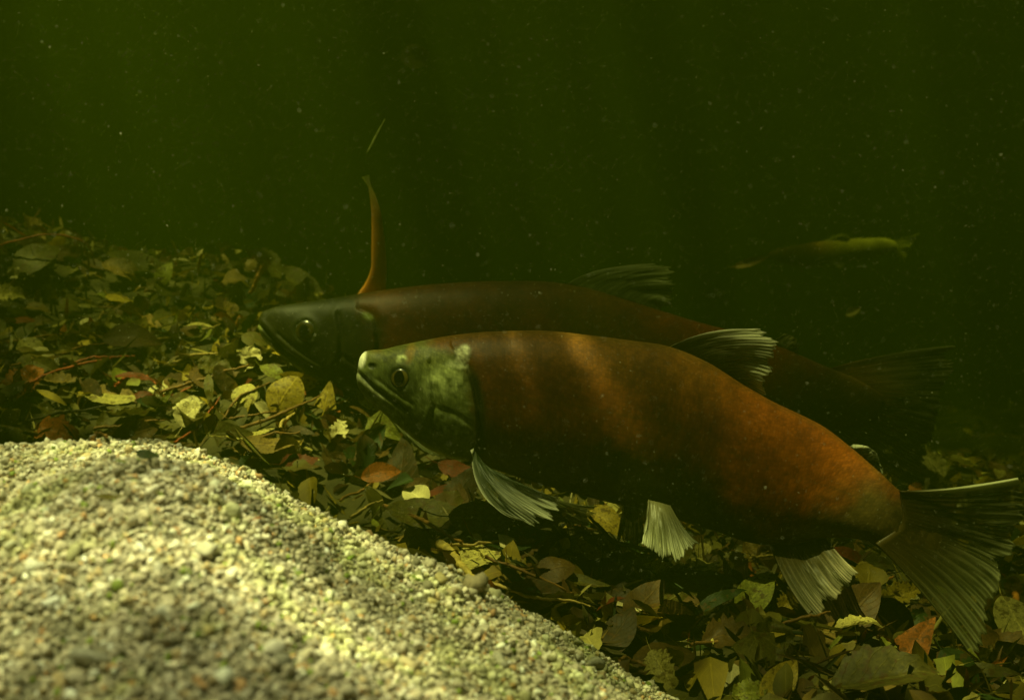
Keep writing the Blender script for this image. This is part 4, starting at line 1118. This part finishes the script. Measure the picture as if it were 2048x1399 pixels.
def gp(px, py, lift):
    p = ground_hit(px, py, lift)
    return p if p is not None else px2w(px, py, 1.6)
BR, RD, TN, DK, YL = (0.17, 0.085, 0.02), (0.24, 0.05, 0.012), (0.36, 0.25, 0.07), (0.035, 0.025, 0.01), (0.52, 0.38, 0.09)
TW = [  # px points, radius mm, colour, label
    ([(470, 868), (560, 830), (640, 798)], 2.0, BR, 'brown twig running up beside the round yellow leaf'),
    ([(440, 848), (500, 842), (560, 830)], 1.6, BR, 'short brown twig crossing under the brown twig'),
    ([(320, 792), (400, 765), (500, 735)], 2.2, BR, 'brown twig slanting across the lit side of the heap'),
    ([(325, 800), (360, 790), (420, 772)], 1.4, RD, 'thin red twig close below the slanting brown twig'),
    ([(440, 862), (480, 800), (540, 772)], 1.5, BR, 'thin brown twig crossing between the crumpled cream leaf and the salmon'),
    ([(350, 893), (400, 855), (440, 800)], 1.5, RD, 'thin reddish twig rising beside the crumpled cream leaf'),
    ([(40, 782), (85, 755), (150, 738), (250, 720)], 2.0, RD, 'red twig arching over the torn tan leaf'),
    ([(120, 716), (180, 695), (240, 688), (330, 700)], 2.0, BR, 'brown twig lying across the middle of the heap'),
    ([(130, 735), (200, 722), (270, 718)], 1.6, RD, 'short red twig on the middle of the heap'),
    ([(230, 775), (262, 760), (290, 762), (312, 775)], 2.0, RD, 'arched red twig above the bright curled leaf'),
    ([(330, 735), (380, 722), (440, 712)], 1.8, TN, 'tan twig on the lit upper heap'),
    ([(300, 690), (370, 672), (440, 655)], 1.5, TN, 'pale twig high on the lit side of the heap'),
    ([(10, 690), (80, 680), (160, 672)], 1.6, BR, 'brown twig on the dim upper heap'),
    ([(20, 740), (70, 728), (140, 716)], 1.5, BR, 'brown twig on the dim middle heap'),
    ([(150, 868), (220, 862), (330, 848)], 1.8, BR, 'brown twig just beyond the sand crest'),
    ([(60, 850), (140, 830), (260, 815)], 1.6, DK, 'dark twig beyond the sand crest'),
    ([(480, 900), (520, 880), (600, 870)], 1.6, BR, 'brown twig beside the tan oval leaf'),
    ([(560, 862), (580, 842), (600, 822)], 2.0, TN, 'short pale twig below the round yellow leaf'),
    ([(770, 1020), (850, 1060), (925, 1092)], 2.2, BR, 'brown twig across the large olive leaf by the sand'),
    ([(880, 1095), (910, 1125), (950, 1168)], 4.2, YL, 'thick yellow stick leaning on the sand slope'),
    ([(975, 1175), (1070, 1198), (1180, 1222)], 1.5, TN, 'long thin tan twig at the foot of the sand slope'),
    ([(970, 1120), (1070, 1165), (1180, 1208)], 1.5, BR, 'long thin brown twig above the long tan twig'),
    ([(1090, 1085), (1130, 1050), (1165, 1018)], 1.6, TN, 'thin pale twig rising to the belly behind the pectoral fin'),
    ([(900, 1096), (980, 1098), (1050, 1092)], 1.4, TN, 'thin level tan twig under the pectoral fin'),
    ([(1550, 1262), (1600, 1250), (1660, 1232)], 1.6, BR, 'brown twig pointing to the anal fin\'s tip'),
    ([(1380, 1300), (1460, 1290), (1560, 1282)], 1.6, BR, 'brown twig on the dark bed below the torn brown leaf'),
    ([(1400, 1262), (1440, 1225), (1480, 1180)], 1.8, DK, 'dark twig leaning by the narrow dark green leaf'),
    ([(1500, 1122), (1530, 1118), (1552, 1116)], 1.4, TN, 'short thin tan twig touching the anal fin\'s base'),
    ([(1755, 1180), (1770, 1170), (1788, 1160)], 2.0, (0.5, 0.2, 0.04), 'short orange twig above the large brown leaf'),
    ([(1980, 1300), (1992, 1320), (2000, 1340)], 1.6, TN, 'short pale twig under the tail fin\'s lower lobe'),
    ([(2028, 1190), (2036, 1225), (2044, 1260)], 3.5, (0.6, 0.24, 0.04), 'orange stick beside the upright pale yellow leaf'),
    ([(1240, 1330), (1290, 1340), (1330, 1362)], 1.6, BR, 'brown twig at the foot of the sand by the torn leaf'),
    ([(1900, 880), (1980, 872), (2048, 880)], 3.0, (0.3, 0.2, 0.05), 'hazy pale branch behind the tail fin'),
    ([(680, 1010), (720, 985), (760, 960)], 1.5, BR, 'brown twig beside the orange red leaf'),
    ([(700, 1045), (730, 1030), (765, 1008)], 1.5, TN, 'short tan twig close to the sand slope'),
]
for i, (pts, r, col, lab) in enumerate(TW):
    P = [gp(x, y, 0.014 + 0.006*math.sin(i*3.1 + k)) for k, (x, y) in enumerate(pts)]
    P = [p + np.array((0, 0, 0.004)) for p in P]
    twig('twig', 'twig', P, [r*0.001, r*0.0009, r*0.0005], col, lab, seed=i)

def free(pts):
    return [px2w(x, y, Y) for x, y, Y in pts]
twig('twig', 'twig', free([(-20, 497, 1.45), (40, 480, 1.45), (110, 472, 1.46), (175, 492, 1.47), (190, 530, 1.5)]), [0.0018, 0.0016, 0.001], RD, 'thin red twig arching over the hazy crest of the heap', seed=71)
twig('twig', 'twig', free([(164, 470, 1.46), (172, 500, 1.46), (174, 560, 1.5)]), [0.001, 0.0016, 0.0016], BR, 'upright twig stub on the hazy crest of the heap', seed=72)
twig('twig', 'twig', free([(527, 528, 1.4), (517, 550, 1.4), (500, 585, 1.42)]), [0.0032, 0.003, 0.002], (0.5, 0.24, 0.06), 'orange tan stick standing above the darker salmon\'s snout', seed=73)
twig('twig', 'twig', free([(482, 632, 1.3), (474, 650, 1.3), (452, 672, 1.32)]), [0.003, 0.003, 0.002], (0.5, 0.22, 0.05), 'orange stick before the darker salmon\'s lower jaw', seed=74)
twig('twig', 'twig', free([(1246, 1088, 0.93), (1247, 1130, 0.94), (1244, 1175, 0.95)]), [0.0011, 0.0012, 0.0014], (0.5, 0.24, 0.05), 'thin upright orange twig beneath the belly', seed=75)
twig('twig', 'twig', free([(1196, 1080, 0.93), (1206, 1125, 0.93), (1224, 1190, 0.95)]), [0.0012, 0.0013, 0.0016], TN, 'thin upright pale twig beneath the belly', seed=76)
twig('twig', 'twig', free([(1178, 1036, 0.93), (1240, 1080, 0.92), (1310, 1098, 0.92), (1345, 1130, 0.93)]), [0.0012, 0.0022, 0.0022, 0.0015], DK, 'dark crooked twig below the belly before the pelvic fin', seed=77)
twig('twig', 'twig', free([(1246, 1012, 0.93), (1250, 1040, 0.93), (1246, 1075, 0.94)]), [0.0007, 0.0009, 0.0009], (0.5, 0.5, 0.35), 'pale upright stem close against the belly', seed=78)
twig('pine_needle', 'needle', free([(770, 238, 1.15), (752, 272, 1.15), (744, 288, 1.15), (734, 304, 1.15)]), [0.0006, 0.0011, 0.0014, 0.0006], (0.42, 0.44, 0.10), 'thin green needle adrift above the tall reed', None, 0.0, 79)

# tall flat reed standing behind the rear salmon
def reed():
    c = [(731, 352, 5), (738, 370, 2.2), (746, 395, 4), (752, 425, 6), (755, 460, 7.5), (757, 500, 9), (757, 540, 10), (750, 575, 14), (738, 605, 18), (722, 650, 19), (708, 720, 18), (700, 800, 16)]
    c = np.array(c, float)*np.array((1, 1, 1.5)); t = np.concatenate([[0], np.cumsum(np.hypot(*np.diff(c[:, :2], axis=0).T))])
    n = 70; A = hermite(t, c, n); Y = np.linspace(1.26, 1.30, n); m = 12
    tw = np.linspace(0.2, 1.3, n)
    V = []
    d = np.gradient(A[:, :2], axis=0); d /= np.hypot(*d.T)[:, None]
    for i in range(n):
        k = Y[i]/FPX; nx, ny = d[i][1], -d[i][0]
        for j in range(m):
            a = 2*np.pi*j/m
            lx, ly = math.cos(a)*A[i, 2], math.sin(a)*A[i, 2]*0.22
            oy = (lx*math.sin(tw[i])*0.5 + ly*math.cos(tw[i]))*k
            ox = lx*1.0
            V.append(((A[i, 0]+nx*ox-1024)*k, Y[i] + oy, CAM[2]-(A[i, 1]+ny*ox-699.5)*k))
    V = np.array(V); i = np.arange(n*m).reshape(n, m); j = np.roll(i, -1, 1)
    F = np.stack([i[:-1], j[:-1], j[1:], i[1:]], -1).reshape(-1, 4)
    org = V.mean(0)
    tt = np.repeat(np.linspace(0, 1, n), m)
    nz = vnoise(V, 60, 9, 3)
    col = np.array((0.60, 0.26, 0.04))*(1-sstep(0.2, 0.0, tt))[:, None] + np.array((0.36, 0.36, 0.09))*sstep(0.2, 0.0, tt)[:, None]
    col = put(col, sstep(0.45, 0.62, tt)*np.tile(sstep(0.2, 1.0, np.cos(2*np.pi*np.arange(m)/m)), n)*0.8, (0.95, 0.55, 0.08))  # lit glow painted along one edge of the lower blade
    col = col*(1+0.35*nz)[:, None]
    o = link('reed', mesh_np('reed', V-org, F, np.clip(col, 0.01, 0.9)), M_FIN, None, org)
    tag(o, 'tall orange brown reed blade standing up behind the darker salmon\'s head', 'reed')
reed()

# two dark leaf scraps and bits lying on the sand
def on_sand(px, py):
    d = np.array([(px - 1024)/FPX, 1, -(py - 699.5)/FPX])
    for t in np.arange(0.2, 0.9, 0.001):
        q = CAM + d*t
        if q[2] <= mound_z(q[0], q[1]) + 0.003: return q
    return q
for (px, py, ln, ang, colr, kd, lab) in [(296, 920, 52, -20, 'dark green', 'oval', 'small dark green leaf lying near the crest of the sand mound'),
                                         (222, 1003, 66, 22, 'olive', 'narrow', 'narrow olive leaf lying on the sand mound'),
                                         (515, 1050, 24, 60, 'orange', 'narrow', 'tiny orange leaf scrap on the sand mound')]:
    p = on_sand(px, py); place_leaf(p + np.array((0, 0, 0.003)), ang, ln*p[1]/FPX, colr, kd, 0.35, 10, lab)
    o = LEAVES[-1][0]; tag(o, lab, 'leaf', 'leaf scraps on the sand')
twig('twig', 'twig', [on_sand(183, 885) + np.array((0, 0, .002)), on_sand(196, 879) + np.array((0, 0, .007)), on_sand(214, 886) + np.array((0, 0, .004))], [0.0016, 0.0018, 0.001], BR, 'curled brown twig scrap on the crest of the sand mound', 'leaf scraps on the sand', 0.0002, 81)

# ------------------------------------------------------------------ motes adrift in the water (uncountable)
def motes():
    n = 45000
    Y = rng.uniform(0.35, 1.6, n)**1.0; px = rng.uniform(-150, 2200, n); py = rng.uniform(-150, 1150, n)
    X = (px-1024)/FPX*Y; Z = CAM[2] - (py-699.5)/FPX*Y
    ok = (Z > np.maximum(bed_z(X, Y), np.where(Y < 0.95, mound_z(X, Y), -1)) + 0.02) & (Z < 0.77)
    X, Y, Z = X[ok], Y[ok], Z[ok]; n = len(X)
    R = np.exp(rng.normal(math.log(0.00017), 0.34, n))*np.sqrt(Y)
    R = np.minimum(R, 0.00042)
    oct_v = np.array([(1, 0, 0), (-1, 0, 0), (0, 1, 0), (0, -1, 0), (0, 0, 1), (0, 0, -1)], float)
    oct_f = np.array([(0, 2, 4), (2, 1, 4), (1, 3, 4), (3, 0, 4), (2, 0, 5), (1, 2, 5), (3, 1, 5), (0, 3, 5)])
    sc = rng.uniform(0.3, 1.3, (n, 1, 3)); sc[:, :, 0] *= rng.choice([1, 1, 1, 2.2], (n, 1))
    P = np.einsum('nij,nvj->nvi', rand_rot(n), oct_v[None]*sc*R[:, None, None]) + np.stack([X, Y, Z], -1)[:, None]
    F = (oct_f[None] + (np.arange(n)*6)[:, None, None]).reshape(-1, 3)
    o = link('suspended_motes', mesh_np('suspended_motes', P.reshape(-1, 3), F), M_MOTE); o['kind'] = 'stuff'
motes()
